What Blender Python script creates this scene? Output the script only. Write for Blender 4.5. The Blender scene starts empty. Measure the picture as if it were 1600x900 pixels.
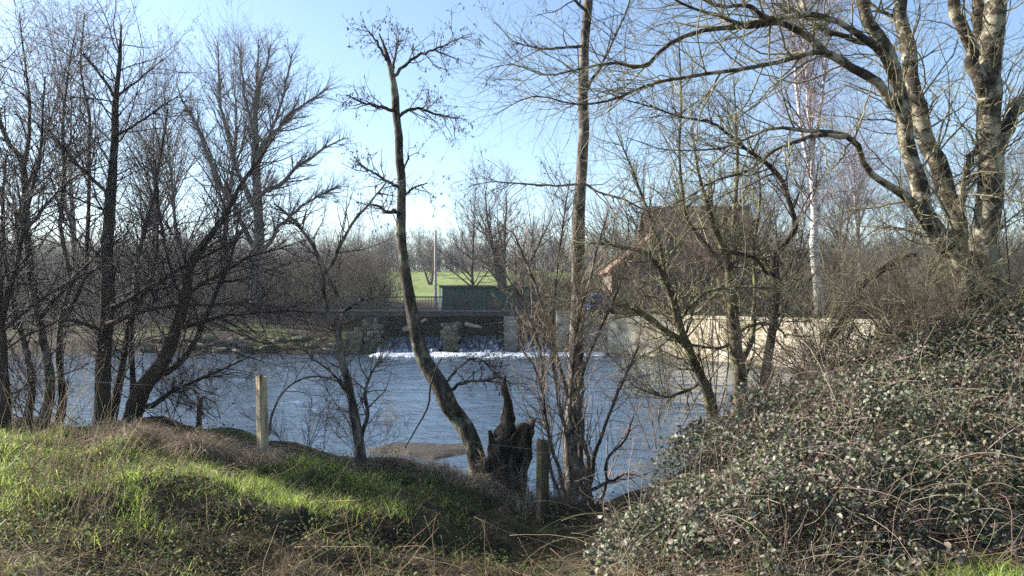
import bpy, bmesh, math, random
import numpy as np
from mathutils import Vector, Matrix

SC = bpy.context.scene
COL = SC.collection
F = 1155.0            # focal length in pixels of the 1600 px wide photograph
EYE = 3.4             # camera height above the water
HY = 470.0            # image row of the horizon

# ------------------------------------------------------------------ camera
cam_d = bpy.data.cameras.new('camera')
cam = bpy.data.objects.new('camera', cam_d)
COL.objects.link(cam)
cam.location = (0, 0, EYE)
cam.rotation_euler = (math.radians(90), 0, 0)
cam_d.sensor_width = 36.0
cam_d.lens = 36.0 * F / 1600.0
cam_d.shift_y = (HY - 450.0) / 1600.0
cam_d.clip_start = 0.05
cam_d.clip_end = 5000
SC.camera = cam

# ------------------------------------------------------------------ light
SUN_AZ = -70.0        # degrees from +Y, negative is towards -X (left)
SUN_EL = 30.0
w = bpy.data.worlds.new('World')
SC.world = w
w.use_nodes = True
nt = w.node_tree
nt.nodes.clear()
sky = nt.nodes.new('ShaderNodeTexSky')
sky.sky_type = 'NISHITA'
sky.sun_disc = False
sky.sun_elevation = math.radians(SUN_EL)
sky.sun_rotation = math.radians(SUN_AZ)
sky.air_density = 1.0
sky.dust_density = 0.4
sky.ozone_density = 1.8
bg = nt.nodes.new('ShaderNodeBackground')
bg.inputs['Strength'].default_value = 0.075
wo = nt.nodes.new('ShaderNodeOutputWorld')
nt.links.new(sky.outputs[0], bg.inputs[0])
nt.links.new(bg.outputs[0], wo.inputs[0])

sun_d = bpy.data.lights.new('sun', 'SUN')
sun_d.energy = 5.0
sun_d.angle = math.radians(0.5)
sun_d.color = (1.0, 0.93, 0.82)
sun = bpy.data.objects.new('sun', sun_d)
COL.objects.link(sun)
_a, _e = math.radians(SUN_AZ), math.radians(SUN_EL)
SUNV = Vector((math.sin(_a) * math.cos(_e), math.cos(_a) * math.cos(_e), math.sin(_e)))
sun.rotation_euler = (-SUNV).to_track_quat('-Z', 'Y').to_euler()
sun.location = SUNV * 60

SC.view_settings.view_transform = 'Standard'
SC.view_settings.look = 'None'
SC.view_settings.exposure = 1.75
SC.view_settings.gamma = 1.0
SC.view_settings.use_curve_mapping = False
SC.render.engine = 'CYCLES'
SC.cycles.use_denoising = False
SC.cycles.use_adaptive_sampling = False
SC.cycles.sample_clamp_indirect = 4.0
SC.cycles.max_bounces = 6
SC.cycles.diffuse_bounces = 3
SC.cycles.glossy_bounces = 3
SC.cycles.transmission_bounces = 4
SC.cycles.volume_bounces = 0

# ------------------------------------------------------------------ helpers
def px(x, y, D):
    """World point seen at pixel (x, y) of the photograph at distance D along +Y."""
    return np.array(((x - 800.0) / F * D, D, EYE - (y - HY) / F * D))

def tag(o, label=None, cat=None, group=None, kind=None):
    if label: o['label'] = label
    if cat: o['category'] = cat
    if group: o['group'] = group
    if kind: o['kind'] = kind
    return o

def thing(name, label, cat, loc=(0, 0, 0), group=None):
    o = bpy.data.objects.new(name, None)
    o.empty_display_size = 0.2
    COL.objects.link(o)
    o.location = tuple(float(v) for v in loc)
    return tag(o, label, cat, group)

class MB:
    """Collects vertices and faces (numpy), builds ONE mesh object."""
    def __init__(s):
        s.v, s.q, s.t, s.c, s.n = [], [], [], [], 0
    def add(s, v, quads=None, tris=None, col=None):
        v = np.asarray(v, dtype=np.float32).reshape(-1, 3)
        if quads is not None and len(quads): s.q.append(np.asarray(quads, dtype=np.int64).reshape(-1, 4) + s.n)
        if tris is not None and len(tris): s.t.append(np.asarray(tris, dtype=np.int64).reshape(-1, 3) + s.n)
        s.v.append(v)
        if col is not None:
            c = np.ones((len(v), 4), dtype=np.float32)
            c[:, :3] = col
            s.c.append(c)
        s.n += len(v)
        return s
    def box(s, x0, x1, y0, y1, z0, z1):
        v = [(x, y, z) for x in (x0, x1) for y in (y0, y1) for z in (z0, z1)]
        q = [(0, 1, 3, 2), (4, 6, 7, 5), (0, 4, 5, 1), (2, 3, 7, 6), (0, 2, 6, 4), (1, 5, 7, 3)]
        return s.add(v, q)
    def prism(s, poly, z0, z1):
        """Vertical prism over a footprint polygon (counter-clockwise)."""
        n = len(poly)
        v = [(p[0], p[1], z0) for p in poly] + [(p[0], p[1], z1) for p in poly]
        q = [(i, (i + 1) % n, n + (i + 1) % n, n + i) for i in range(n)]
        t = [(n, n + i, n + i + 1) for i in range(1, n - 1)] + [(0, i + 1, i) for i in range(1, n - 1)]
        return s.add(v, q, t)
    def build(s, name, mat, parent=None, smooth=True, bevel=0, loc=None):
        me = bpy.data.meshes.new(name)
        V = np.concatenate(s.v) if s.v else np.zeros((0, 3), np.float32)
        if loc is not None: V = V - np.asarray(loc, np.float32)
        Q = np.concatenate(s.q) if s.q else np.zeros((0, 4), np.int64)
        T = np.concatenate(s.t) if s.t else np.zeros((0, 3), np.int64)
        me.vertices.add(len(V)); me.vertices.foreach_set('co', np.ascontiguousarray(V, np.float32).ravel())
        loops = np.concatenate([Q.ravel(), T.ravel()]).astype(np.int32)
        me.loops.add(len(loops)); me.loops.foreach_set('vertex_index', loops)
        nq, ntr = len(Q), len(T)
        me.polygons.add(nq + ntr)
        st = np.concatenate([np.arange(nq) * 4, nq * 4 + np.arange(ntr) * 3]).astype(np.int32)
        me.polygons.foreach_set('loop_start', st)
        me.polygons.foreach_set('use_smooth', np.full(nq + ntr, smooth, dtype=bool))
        me.update(calc_edges=True)
        if s.c:
            a = me.color_attributes.new('tint', 'FLOAT_COLOR', 'POINT')
            a.data.foreach_set('color', np.concatenate(s.c).ravel())
        if mat: me.materials.append(mat)
        o = bpy.data.objects.new(name, me)
        COL.objects.link(o)
        if parent is not None:
            o.parent = parent
            if loc is None: o.matrix_parent_inverse = Matrix.Translation(-parent.location)
        elif loc is not None:
            o.location = tuple(float(q) for q in loc)
        if bevel:
            b = o.modifiers.new('bevel', 'BEVEL'); b.width = bevel; b.segments = 2; b.limit_method = 'ANGLE'
        return o

def norm(v):
    return v / np.maximum(np.linalg.norm(v, axis=-1, keepdims=True), 1e-9)

def tubes(mb, P, R, k=3, rough=0.0, rng=None, col=None):
    """P (N,n,3) centre lines, R (N,n) radii -> tubes with k sides."""
    P = np.asarray(P, float); R = np.asarray(R, float)
    if P.ndim == 2: P, R = P[None], R[None]
    N, n, _ = P.shape
    if N == 0: return
    T = norm(np.gradient(P, axis=1))
    ref = np.zeros((N, 1, 3))
    m = norm(P[:, -1] - P[:, 0])
    ref[np.arange(N), 0, np.argmin(np.abs(m), axis=1)] = 1
    U = norm(np.cross(T, np.broadcast_to(ref, T.shape)))
    W = np.cross(T, U)
    a = np.arange(k) * 2 * math.pi / k
    rr = R[:, :, None]
    if rough and rng is not None:
        g = rng.normal(0, 1, (N, n, k))
        g = (g + np.roll(g, 1, 2) + np.roll(g, 1, 1)) / 1.73
        rr = rr * (1 + rough * g)
    V = P[:, :, None, :] + rr[..., None] * (np.cos(a)[None, None, :, None] * U[:, :, None, :] + np.sin(a)[None, None, :, None] * W[:, :, None, :])
    b = (np.arange(N) * n * k)[:, None, None]
    i = np.arange(n - 1)[None, :, None] * k
    j = np.arange(k)[None, None, :]
    j2 = (j + 1) % k
    q = np.stack([b + i + j, b + i + j2, b + i + k + j2, b + i + k + j], -1).reshape(-1, 4)
    tr = None
    if k > 3:                                        # close the ends
        s0 = (np.arange(N) * n * k)[:, None]
        kk = np.arange(1, k - 1)[None, :]
        e = s0 + (n - 1) * k
        tr = np.concatenate([np.stack([e + 0 * kk, e + kk, e + kk + 1], -1).reshape(-1, 3),
                             np.stack([s0 + 0 * kk, s0 + kk + 1, s0 + kk], -1).reshape(-1, 3)])
    if col is not None:
        col = np.repeat(np.asarray(col), n * k, axis=0)
    mb.add(V.reshape(-1, 3), q, tr, col)

def grow(rng, P0, D0, L, n, wob, trop):
    N = len(P0)
    P = np.empty((N, n, 3)); P[:, 0] = P0
    d = norm(np.array(D0, float)); st = (L / (n - 1))[:, None]
    g = np.array((0, 0, trop)) if np.isscalar(trop) else np.asarray(trop)
    for i in range(1, n):
        d = norm(d + rng.normal(0, wob, (N, 3)) + g)
        P[:, i] = P[:, i - 1] + d * st
    return P

def lengths(P):
    return np.linalg.norm(np.diff(P, axis=1), axis=2).sum(1)

def spawn(rng, P, R, M, t0, t1, ang, angv, L0, L1, n, wob, trop, rf=0.6, rmin=0.0015, rmax=1, taper=0.25, tl=0.5, wpow=1.0, flat=0.0):
    """M children spread over the parents, in proportion to their length."""
    N, n0, _ = P.shape
    Lp = lengths(P)
    idx = rng.choice(N, M, p=Lp ** wpow / (Lp ** wpow).sum())
    t = t0 + (t1 - t0) * rng.random(M)
    f = t * (n0 - 1); i = np.minimum(f.astype(int), n0 - 2); fr = (f - i)[:, None]
    A, B = P[idx, i], P[idx, i + 1]
    pos = A + (B - A) * fr
    tan = norm(B - A)
    r = R[idx, i] + (R[idx, i + 1] - R[idx, i]) * fr[:, 0]
    rv = rng.normal(0, 1, (M, 3)); rv[:, 2] *= (1 - flat)
    side = norm(rv - (rv * tan).sum(1, keepdims=True) * tan)
    a = np.radians(ang + angv * rng.normal(0, 1, M))[:, None]
    d = np.cos(a) * tan + np.sin(a) * side
    L = (L0 + (L1 - L0) * rng.random(M)) * (1 - tl * t)
    C = grow(rng, pos, d, L, n, wob, trop)
    r0 = np.clip(r * rf, rmin, rmax)
    RR = r0[:, None] * np.linspace(1, taper, n)[None, :]
    return C, RR

def curve(pts, n, rng=None, gn=0.0):
    """Catmull-Rom through control points (any dimension), resampled to n."""
    p = np.asarray(pts, float)
    q = np.vstack([2 * p[0] - p[1], p, 2 * p[-1] - p[-2]])
    seg = np.linalg.norm(np.diff(p[:, :2], axis=0), axis=1)
    s = np.concatenate([[0], np.cumsum(seg)]); s /= s[-1]
    out = []
    for u in np.linspace(0, 1, n):
        i = min(np.searchsorted(s, u, side='right') - 1, len(p) - 2)
        t = (u - s[i]) / max(s[i + 1] - s[i], 1e-9)
        a, b, c, d = q[i], q[i + 1], q[i + 2], q[i + 3]
        out.append(0.5 * (2 * b + (c - a) * t + (2 * a - 5 * b + 4 * c - d) * t * t + (3 * b - a - 3 * c + d) * t ** 3))
    o = np.array(out)
    if rng is not None and gn:
        g = rng.normal(0, gn, o.shape); g[0] = 0
        o = o + g
    return o

LIMB_W = 0.86
def limb(rng, pts, w0, w1, D0, D1, n=20, gn=0.0):
    """A limb drawn through image points at a real distance: centre line and radii."""
    if len(pts[0]) == 3:
        c = curve(pts, n); w = c[:, 2]
    else:
        c = curve(pts, n); w = np.linspace(w0, w1, n)
    D = np.linspace(D0, D1, n)
    P = np.stack([(c[:, 0] - 800) / F * D, D, EYE - (c[:, 1] - HY) / F * D], 1)
    R = np.maximum(w, 0.6) / 2 / F * D * LIMB_W
    if gn:
        g = rng.normal(0, 1, P.shape); g[1:-1] = (g[:-2] + g[1:-1] * 2 + g[2:]) / 2.4; g[0] = 0
        P = P + g * (R[:, None] * gn)
    return P, R

# smooth value noise on arrays
def vnoise(x, y, seed=0, sc=1.0):
    x = np.asarray(x, float) * sc; y = np.asarray(y, float) * sc
    xi = np.floor(x).astype(np.int64); yi = np.floor(y).astype(np.int64)
    fx = x - xi; fy = y - yi
    fx = fx * fx * (3 - 2 * fx); fy = fy * fy * (3 - 2 * fy)
    def h(a, b):
        v = (a * 374761393 + b * 668265263 + seed * 1442695041) & 0xffffffff
        v = ((v ^ (v >> 13)) * 1274126177) & 0xffffffff
        return ((v ^ (v >> 16)) & 0xffff) / 65535.0
    return (h(xi, yi) * (1 - fx) + h(xi + 1, yi) * fx) * (1 - fy) + (h(xi, yi + 1) * (1 - fx) + h(xi + 1, yi + 1) * fx) * fy

def fbm(x, y, seed=0, sc=1.0, o=3):
    v, a, s = 0, 0.5, sc
    for i in range(o):
        v = v + a * (vnoise(x, y, seed + i * 17, s) - 0.5); a *= 0.5; s *= 2.1
    return v

def sstep(a, b, x):
    t = np.clip((x - a) / (b - a), 0, 1)
    return t * t * (3 - 2 * t)

# ------------------------------------------------------------------ materials
def new_mat(name):
    m = bpy.data.materials.new(name)
    m.use_nodes = True
    n = m.node_tree.nodes; l = m.node_tree.links
    return m, n, l, n['Principled BSDF']

def coords(n, l, scale=(1, 1, 1), kind='Object'):
    tc = n.new('ShaderNodeTexCoord'); mp = n.new('ShaderNodeMapping')
    mp.inputs['Scale'].default_value = scale
    l.new(tc.outputs[kind], mp.inputs[0])
    return mp.outputs[0]

def noise(n, l, vec, scale, detail=4, rough=0.6):
    t = n.new('ShaderNodeTexNoise')
    t.inputs['Scale'].default_value = scale; t.inputs['Detail'].default_value = detail; t.inputs['Roughness'].default_value = rough
    l.new(vec, t.inputs['Vector'])
    return t.outputs['Fac']

def ramp(n, l, fac, stops):
    r = n.new('ShaderNodeValToRGB')
    e = r.color_ramp.elements
    while len(e) < len(stops): e.new(0.5)
    for i, (p, c) in enumerate(stops):
        e[i].position = p; e[i].color = (c[0], c[1], c[2], 1)
    l.new(fac, r.inputs[0])
    return r.outputs[0]

def bump(n, l, p, fac, strength=0.5, dist=0.02):
    b = n.new('ShaderNodeBump')
    b.inputs['Strength'].default_value = strength; b.inputs['Distance'].default_value = dist
    l.new(fac, b.inputs['Height']); l.new(b.outputs[0], p.inputs['Normal'])

def mix(n, l, fac, a, b):
    m = n.new('ShaderNodeMix'); m.data_type = 'RGBA'
    if isinstance(fac, float): m.inputs[0].default_value = fac
    else: l.new(fac, m.inputs[0])
    for s, v in ((6, a), (7, b)):
        if isinstance(v, tuple): m.inputs[s].default_value = (*v, 1)
        else: l.new(v, m.inputs[s])
    return m.outputs[2]

def noisy(name, stops, scale=4, detail=5, rough=0.85, bstr=0.4, bdist=0.02, vscale=(1, 1, 1), spec=0.3, stops2=None, scale2=1, thr=(0.55, 0.65), bscale=None):
    m, n, l, p = new_mat(name)
    v = coords(n, l, vscale)
    f = noise(n, l, v, scale, detail)
    c = ramp(n, l, f, stops)
    if stops2:
        f2 = noise(n, l, coords(n, l, (1, 1, 1)), scale2, 6, 0.65)
        k = ramp(n, l, f2, [(thr[0], (0, 0, 0)), (thr[1], (1, 1, 1))])
        c = mix(n, l, k, c, ramp(n, l, f, stops2))
    l.new(c, p.inputs['Base Color'])
    p.inputs['Roughness'].default_value = rough
    p.inputs['Specular IOR Level'].default_value = spec
    if bstr: bump(n, l, p, noise(n, l, v, bscale or scale * 2, 6), bstr, bdist)
    return m

BARK = noisy('alder_bark', [(0.36, (0.012, 0.01, 0.008)), (0.5, (0.045, 0.037, 0.03)), (0.66, (0.13, 0.115, 0.095))], 9, 6, 0.9, 0.9, 0.02, (1, 1, 0.35), 0.2,
             [(0.3, (0.08, 0.085, 0.05)), (0.7, (0.26, 0.27, 0.2))], 3.0, (0.52, 0.64))
BARK_GREY = noisy('grey_bark', [(0.38, (0.018, 0.015, 0.012)), (0.5, (0.085, 0.072, 0.06)), (0.64, (0.23, 0.2, 0.17))], 12, 6, 0.9, 0.9, 0.02, (1, 1, 0.35), 0.2)
BARK_DARK = noisy('dark_bark', [(0.3, (0.02, 0.016, 0.013)), (0.55, (0.05, 0.04, 0.033)), (0.75, (0.1, 0.085, 0.07))], 9, 6, 0.9, 0.9, 0.02, (1, 1, 0.35), 0.2)
BARK_LICHEN = noisy('lichen_bark', [(0.34, (0.014, 0.011, 0.008)), (0.5, (0.05, 0.04, 0.03)), (0.68, (0.13, 0.105, 0.075))], 8, 6, 0.88, 0.8, 0.02, (0.6, 0.6, 1.6), 0.25,
             [(0.3, (0.2, 0.18, 0.13)), (0.7, (0.36, 0.33, 0.25))], 5.0, (0.5, 0.57))
BARK_MOSS = noisy('mossy_bark', [(0.3, (0.03, 0.024, 0.018)), (0.55, (0.09, 0.075, 0.055)), (0.75, (0.17, 0.15, 0.11))], 9, 6, 0.9, 0.8, 0.02, (1, 1, 0.4), 0.2,
             [(0.3, (0.09, 0.1, 0.035)), (0.7, (0.25, 0.25, 0.12))], 4.0, (0.48, 0.6))
BIRCH = noisy('birch_bark', [(0.36, (0.05, 0.045, 0.045)), (0.46, (0.4, 0.37, 0.35)), (0.62, (0.66, 0.63, 0.6))], 2.2, 5, 0.6, 0.3, 0.01, (1.2, 1.2, 5), 0.3)
TWIG = noisy('twig_bark', [(0.35, (0.06, 0.046, 0.038)), (0.65, (0.15, 0.12, 0.095))], 3, 2, 0.75, 0, spec=0.3)
TWIG_DARK = noisy('backlit_twig_bark', [(0.35, (0.022, 0.019, 0.022)), (0.65, (0.058, 0.048, 0.05))], 3, 2, 0.75, 0, spec=0.3)  # darkened and cooled so the backlit look of the twigs sits in the colour
TWIG_LICHEN = noisy('lichen_twig', [(0.35, (0.1, 0.085, 0.055)), (0.62, (0.25, 0.235, 0.14))], 3, 3, 0.8, 0, spec=0.3)
TWIG_PURPLE = noisy('birch_twig', [(0.35, (0.13, 0.09, 0.1)), (0.65, (0.24, 0.18, 0.19))], 3, 2, 0.75, 0, spec=0.3)
TWIG_FAR = noisy('far_twig', [(0.35, (0.06, 0.05, 0.045)), (0.65, (0.13, 0.108, 0.092))], 1.5, 2, 0.8, 0, spec=0.2)

def leaf_mat(name, rough=0.45, trans=0.35, spec=0.5, tboost=1.3):
    m, n, l, p = new_mat(name)
    a = n.new('ShaderNodeAttribute'); a.attribute_name = 'tint'
    l.new(a.outputs['Color'], p.inputs['Base Color'])
    p.inputs['Roughness'].default_value = rough
    p.inputs['Specular IOR Level'].default_value = spec
    t = n.new('ShaderNodeBsdfTranslucent')
    mm = n.new('ShaderNodeVectorMath'); mm.operation = 'SCALE'; mm.inputs['Scale'].default_value = tboost
    l.new(a.outputs['Color'], mm.inputs[0]); l.new(mm.outputs[0], t.inputs['Color'])
    s = n.new('ShaderNodeMixShader'); s.inputs[0].default_value = trans
    l.new(p.outputs[0], s.inputs[1]); l.new(t.outputs[0], s.inputs[2])
    l.new(s.outputs[0], n['Material Output'].inputs[0])
    return m
GRASS = leaf_mat('grass_blade', 0.5, 0.5, 0.4, 1.6)
STRAW = leaf_mat('straw', 0.7, 0.25, 0.25, 1.1)
LEAF = leaf_mat('bramble_leaf', 0.55, 0.2, 0.45, 1.25)
HERB = leaf_mat('herb_leaf', 0.65, 0.4, 0.25, 1.6)

def ground_mat():
    m, n, l, p = new_mat('bank_soil_and_turf')
    v = coords(n, l, kind='Object')
    c1 = ramp(n, l, noise(n, l, v, 3, 8, 0.7), [(0.35, (0.012, 0.009, 0.006)), (0.5, (0.035, 0.026, 0.017)), (0.68, (0.09, 0.068, 0.044))])
    turf = ramp(n, l, noise(n, l, v, 0.45, 9, 0.75), [(0.3, (0.075, 0.1, 0.028)), (0.5, (0.135, 0.175, 0.05)), (0.7, (0.2, 0.22, 0.085))])
    a = n.new('ShaderNodeAttribute'); a.attribute_name = 'tint'
    sx = n.new('ShaderNodeSeparateColor'); l.new(a.outputs['Color'], sx.inputs[0])
    l.new(mix(n, l, sx.outputs[0], c1, turf), p.inputs['Base Color'])
    p.inputs['Roughness'].default_value = 0.95
    p.inputs['Specular IOR Level'].default_value = 0.15
    bump(n, l, p, noise(n, l, v, 14, 8, 0.7), 0.8, 0.04)
    return m
GROUND = ground_mat()

def water_mat():
    m, n, l, p = new_mat('river_water')
    p.inputs['Base Color'].default_value = (0.042, 0.066, 0.1, 1)
    p.inputs['Roughness'].default_value = 0.05
    p.inputs['IOR'].default_value = 1.333
    p.inputs['Specular IOR Level'].default_value = 0.5
    n1 = noise(n, l, coords(n, l, (0.55, 1.5, 1)), 1.0, 3, 0.55)
    n2 = noise(n, l, coords(n, l, (1.6, 4.2, 1)), 1.0, 3, 0.6)
    n3 = noise(n, l, coords(n, l, (6, 11, 1)), 1.0, 2, 0.5)
    ad = n.new('ShaderNodeMath'); ad.operation = 'MULTIPLY_ADD'; ad.inputs[1].default_value = 0.45
    l.new(n2, ad.inputs[0]); l.new(n1, ad.inputs[2])
    ad2 = n.new('ShaderNodeMath'); ad2.operation = 'MULTIPLY_ADD'; ad2.inputs[1].default_value = 0.1
    l.new(n3, ad2.inputs[0]); l.new(ad.outputs[0], ad2.inputs[2])
    b = n.new('ShaderNodeBump'); b.inputs['Strength'].default_value = 1.0; b.inputs['Distance'].default_value = 0.09
    l.new(ad2.outputs[0], b.inputs['Height']); l.new(b.outputs[0], p.inputs['Normal'])
    return m
WATER = water_mat()
CHUTE = noisy('falling_water', [(0.38, (0.02, 0.034, 0.055)), (0.52, (0.1, 0.14, 0.19)), (0.66, (0.6, 0.64, 0.68))], 2.2, 6, 0.25, 0.6, 0.05, (2.5, 0.6, 0.6), 0.5)
FOAM = noisy('white_foam', [(0.3, (0.7, 0.72, 0.72)), (0.6, (0.88, 0.88, 0.87))], 4, 5, 0.6, 0.6, 0.05)
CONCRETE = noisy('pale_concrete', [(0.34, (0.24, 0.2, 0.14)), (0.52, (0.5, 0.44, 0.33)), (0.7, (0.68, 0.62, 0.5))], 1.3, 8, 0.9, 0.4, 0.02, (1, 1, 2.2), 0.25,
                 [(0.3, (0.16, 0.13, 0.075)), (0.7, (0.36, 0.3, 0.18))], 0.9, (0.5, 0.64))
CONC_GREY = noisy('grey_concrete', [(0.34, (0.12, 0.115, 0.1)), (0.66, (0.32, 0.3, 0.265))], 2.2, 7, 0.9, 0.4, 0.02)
STONE = noisy('mossy_stone', [(0.34, (0.035, 0.031, 0.026)), (0.5, (0.11, 0.1, 0.082)), (0.68, (0.27, 0.25, 0.21))], 5, 7, 0.92, 0.8, 0.04, (1, 1, 1), 0.25,
              [(0.3, (0.06, 0.075, 0.025)), (0.7, (0.15, 0.17, 0.07))], 1.6, (0.5, 0.62))
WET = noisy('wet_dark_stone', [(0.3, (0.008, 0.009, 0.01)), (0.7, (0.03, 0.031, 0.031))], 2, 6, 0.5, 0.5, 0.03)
STEEL = noisy('dark_painted_steel', [(0.3, (0.02, 0.024, 0.026)), (0.7, (0.05, 0.055, 0.055))], 4, 3, 0.5, 0.1, 0.005)
DECK = noisy('weathered_deck', [(0.3, (0.06, 0.055, 0.05)), (0.7, (0.15, 0.14, 0.125))], 4, 5, 0.8, 0.3, 0.01, (1, 6, 1))
GREEN = noisy('green_paint', [(0.3, (0.03, 0.062, 0.052)), (0.7, (0.055, 0.098, 0.08))], 2.5, 5, 0.5, 0.15, 0.01)
ROOF_FELT = noisy('dark_roof', [(0.3, (0.03, 0.04, 0.037)), (0.7, (0.06, 0.07, 0.065))], 3, 4, 0.7, 0.2, 0.01)
GLASS = noisy('dark_glass', [(0.3, (0.02, 0.025, 0.03)), (0.7, (0.035, 0.04, 0.045))], 2, 2, 0.08, 0, spec=0.6)
WHITE = noisy('white_trim', [(0.3, (0.6, 0.6, 0.57)), (0.7, (0.75, 0.75, 0.72))], 3, 3, 0.6, 0.1, 0.01)
POLE_M = noisy('pole_concrete', [(0.3, (0.3, 0.28, 0.26)), (0.7, (0.42, 0.4, 0.37))], 3, 5, 0.85, 0.2, 0.01)
SAND = noisy('wet_gravel', [(0.38, (0.008, 0.007, 0.006)), (0.5, (0.024, 0.02, 0.016)), (0.64, (0.075, 0.062, 0.05))], 22, 8, 0.75, 0.8, 0.03)
POSTWOOD = noisy('weathered_post', [(0.32, (0.07, 0.055, 0.035)), (0.5, (0.34, 0.28, 0.19)), (0.68, (0.5, 0.43, 0.3))], 14, 6, 0.9, 0.9, 0.012, (1, 1, 0.12), 0.2,
                 [(0.3, (0.14, 0.15, 0.05)), (0.7, (0.32, 0.3, 0.13))], 5, (0.66, 0.8))
POSTDARK = noisy('mossy_post', [(0.32, (0.03, 0.024, 0.016)), (0.5, (0.1, 0.08, 0.055)), (0.7, (0.19, 0.16, 0.11))], 14, 6, 0.9, 0.9, 0.012, (1, 1, 0.12), 0.2,
                 [(0.3, (0.06, 0.07, 0.02)), (0.7, (0.18, 0.17, 0.06))], 5, (0.5, 0.62))
TWIG_HEDGE = noisy('shaded_hedge_twig', [(0.35, (0.028, 0.024, 0.022)), (0.65, (0.07, 0.058, 0.05))], 1.5, 2, 0.8, 0, spec=0.2)  # darker copy of the far twigs, with backlit shade put into the colour
TWIG_STRAW = noisy('sunlit_straw_twig', [(0.35, (0.13, 0.1, 0.07)), (0.65, (0.3, 0.24, 0.18))], 3, 3, 0.8, 0, spec=0.3)  # straw tone lightened, so sunlight on the twigs is painted in
ROT = noisy('rotten_wood', [(0.38, (0.01, 0.008, 0.006)), (0.53, (0.045, 0.034, 0.025)), (0.66, (0.14, 0.108, 0.078))], 10, 7, 0.95, 1.0, 0.03, (1, 1, 0.25), 0.15)
WIRE = noisy('rusty_wire', [(0.3, (0.16, 0.13, 0.11)), (0.7, (0.35, 0.32, 0.29))], 6, 3, 0.5, 0)
CARBLUE = noisy('blue_car_paint', [(0.3, (0.008, 0.024, 0.17)), (0.7, (0.012, 0.034, 0.22))], 2, 2, 0.25, 0, spec=0.6)
RUBBER = noisy('tyre_rubber', [(0.3, (0.015, 0.015, 0.015)), (0.7, (0.03, 0.03, 0.03))], 8, 3, 0.8, 0.1, 0.005)
TAIL = noisy('red_lens', [(0.3, (0.3, 0.01, 0.01)), (0.7, (0.4, 0.015, 0.012))], 3, 2, 0.2, 0)
VERGE = noisy('orange_verge_tile', [(0.3, (0.3, 0.09, 0.045)), (0.7, (0.48, 0.16, 0.08))], 5, 5, 0.8, 0.3, 0.01)

def brick_mat(name, a, b, mortar, sc, rowh=0.25, roof=False):
    m, n, l, p = new_mat(name)
    tc = n.new('ShaderNodeTexCoord'); sp = n.new('ShaderNodeSeparateXYZ'); cb = n.new('ShaderNodeCombineXYZ')
    l.new(tc.outputs['Object'], sp.inputs[0])
    s = n.new('ShaderNodeMath'); s.operation = 'ADD'
    l.new(sp.outputs[0], s.inputs[0]); l.new(sp.outputs[1], s.inputs[1])
    l.new(s.outputs[0], cb.inputs[0]); l.new(sp.outputs[2], cb.inputs[1])
    br = n.new('ShaderNodeTexBrick')
    br.inputs['Color1'].default_value = (*a, 1); br.inputs['Color2'].default_value = (*b, 1); br.inputs['Mortar'].default_value = (*mortar, 1)
    br.inputs['Scale'].default_value = sc; br.inputs['Mortar Size'].default_value = 0.02; br.inputs['Row Height'].default_value = rowh
    br.inputs['Bias'].default_value = 0.0
    l.new(cb.outputs[0], br.inputs[0])
    nz = ramp(n, l, noise(n, l, coords(n, l), 1.5, 6, 0.7), [(0.3, (0.5, 0.5, 0.5)), (0.7, (1.15, 1.1, 1.05))])
    mm = n.new('ShaderNodeMix'); mm.data_type = 'RGBA'; mm.blend_type = 'MULTIPLY'; mm.inputs[0].default_value = 1
    l.new(br.outputs[0], mm.inputs[6]); l.new(nz, mm.inputs[7])
    l.new(mm.outputs[2], p.inputs['Base Color'])
    p.inputs['Roughness'].default_value = 0.9
    bump(n, l, p, br.outputs['Fac'], -0.4, 0.01)
    return m
BRICK = brick_mat('brown_brick', (0.17, 0.12, 0.095), (0.12, 0.09, 0.078), (0.22, 0.2, 0.18), 2.2)
TILES = brick_mat('brown_roof_tiles', (0.26, 0.15, 0.1), (0.19, 0.125, 0.095), (0.1, 0.075, 0.06), 3.0, 0.3)

# ------------------------------------------------------------------ terrain
CTRL = [(0, 900, 4.8), (-300, 900, 4.8), (200, 900, 5.6), (400, 905, 6.2), (550, 905, 6.4), (700, 905, 6.6), (850, 905, 6.6), (1000, 905, 6.2), (1250, 900, 5.3), (1550, 892, 5.3), (-300, 780, 6.5), (0, 770, 6.8), (150, 770, 7.0), (290, 765, 7.1),
        (380, 775, 7.0), (460, 772, 7.2), (540, 782, 7.4), (620, 795, 7.6), (700, 806, 7.8), (780, 815, 8.0),
        (300, 862, 6.5), (380, 858, 6.75), (460, 855, 6.95), (540, 855, 7.15), (620, 855, 7.35), (700, 858, 7.5), (780, 862, 7.6),
        (0, 710, 8.3), (150, 703, 8.8), (250, 716, 8.9), (300, 706, 9.8), (400, 725, 9.4), (450, 740, 9.0), (560, 722, 10.5), (600, 755, 9.4), (745, 735, 11.0), (760, 790, 8.9),
        (850, 815, 8.4), (930, 850, 7.6), (900, 812, 10.6), (160, 665, 11.0), (-100, 660, 11), (1000, 840, 7.5), (-300, 708, 8.5),
        (1110, 660, 11.8), (1200, 640, 12.2), (1300, 700, 8.5), (1500, 700, 9), (1700, 700, 8), (1500, 640, 13), (1100, 760, 8.5)]
CP = np.array([px(*c) for c in CTRL])

def bank_top(X, Y):
    d2 = (X[..., None] - CP[:, 0]) ** 2 + (Y[..., None] - CP[:, 1]) ** 2
    w_ = 1.0 / (d2 + 0.03) ** 1.7
    return (w_ * CP[:, 2]).sum(-1) / w_.sum(-1)

def near_shore(X):
    return np.interp(X, [-60, -12, -6, -3, 0, 1.2, 2.4, 3.6, 6, 9, 20, 60], [16, 13.2, 12.7, 12.2, 12.0, 11.3, 11.6, 13.2, 14.2, 15.0, 17, 19])

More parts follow.
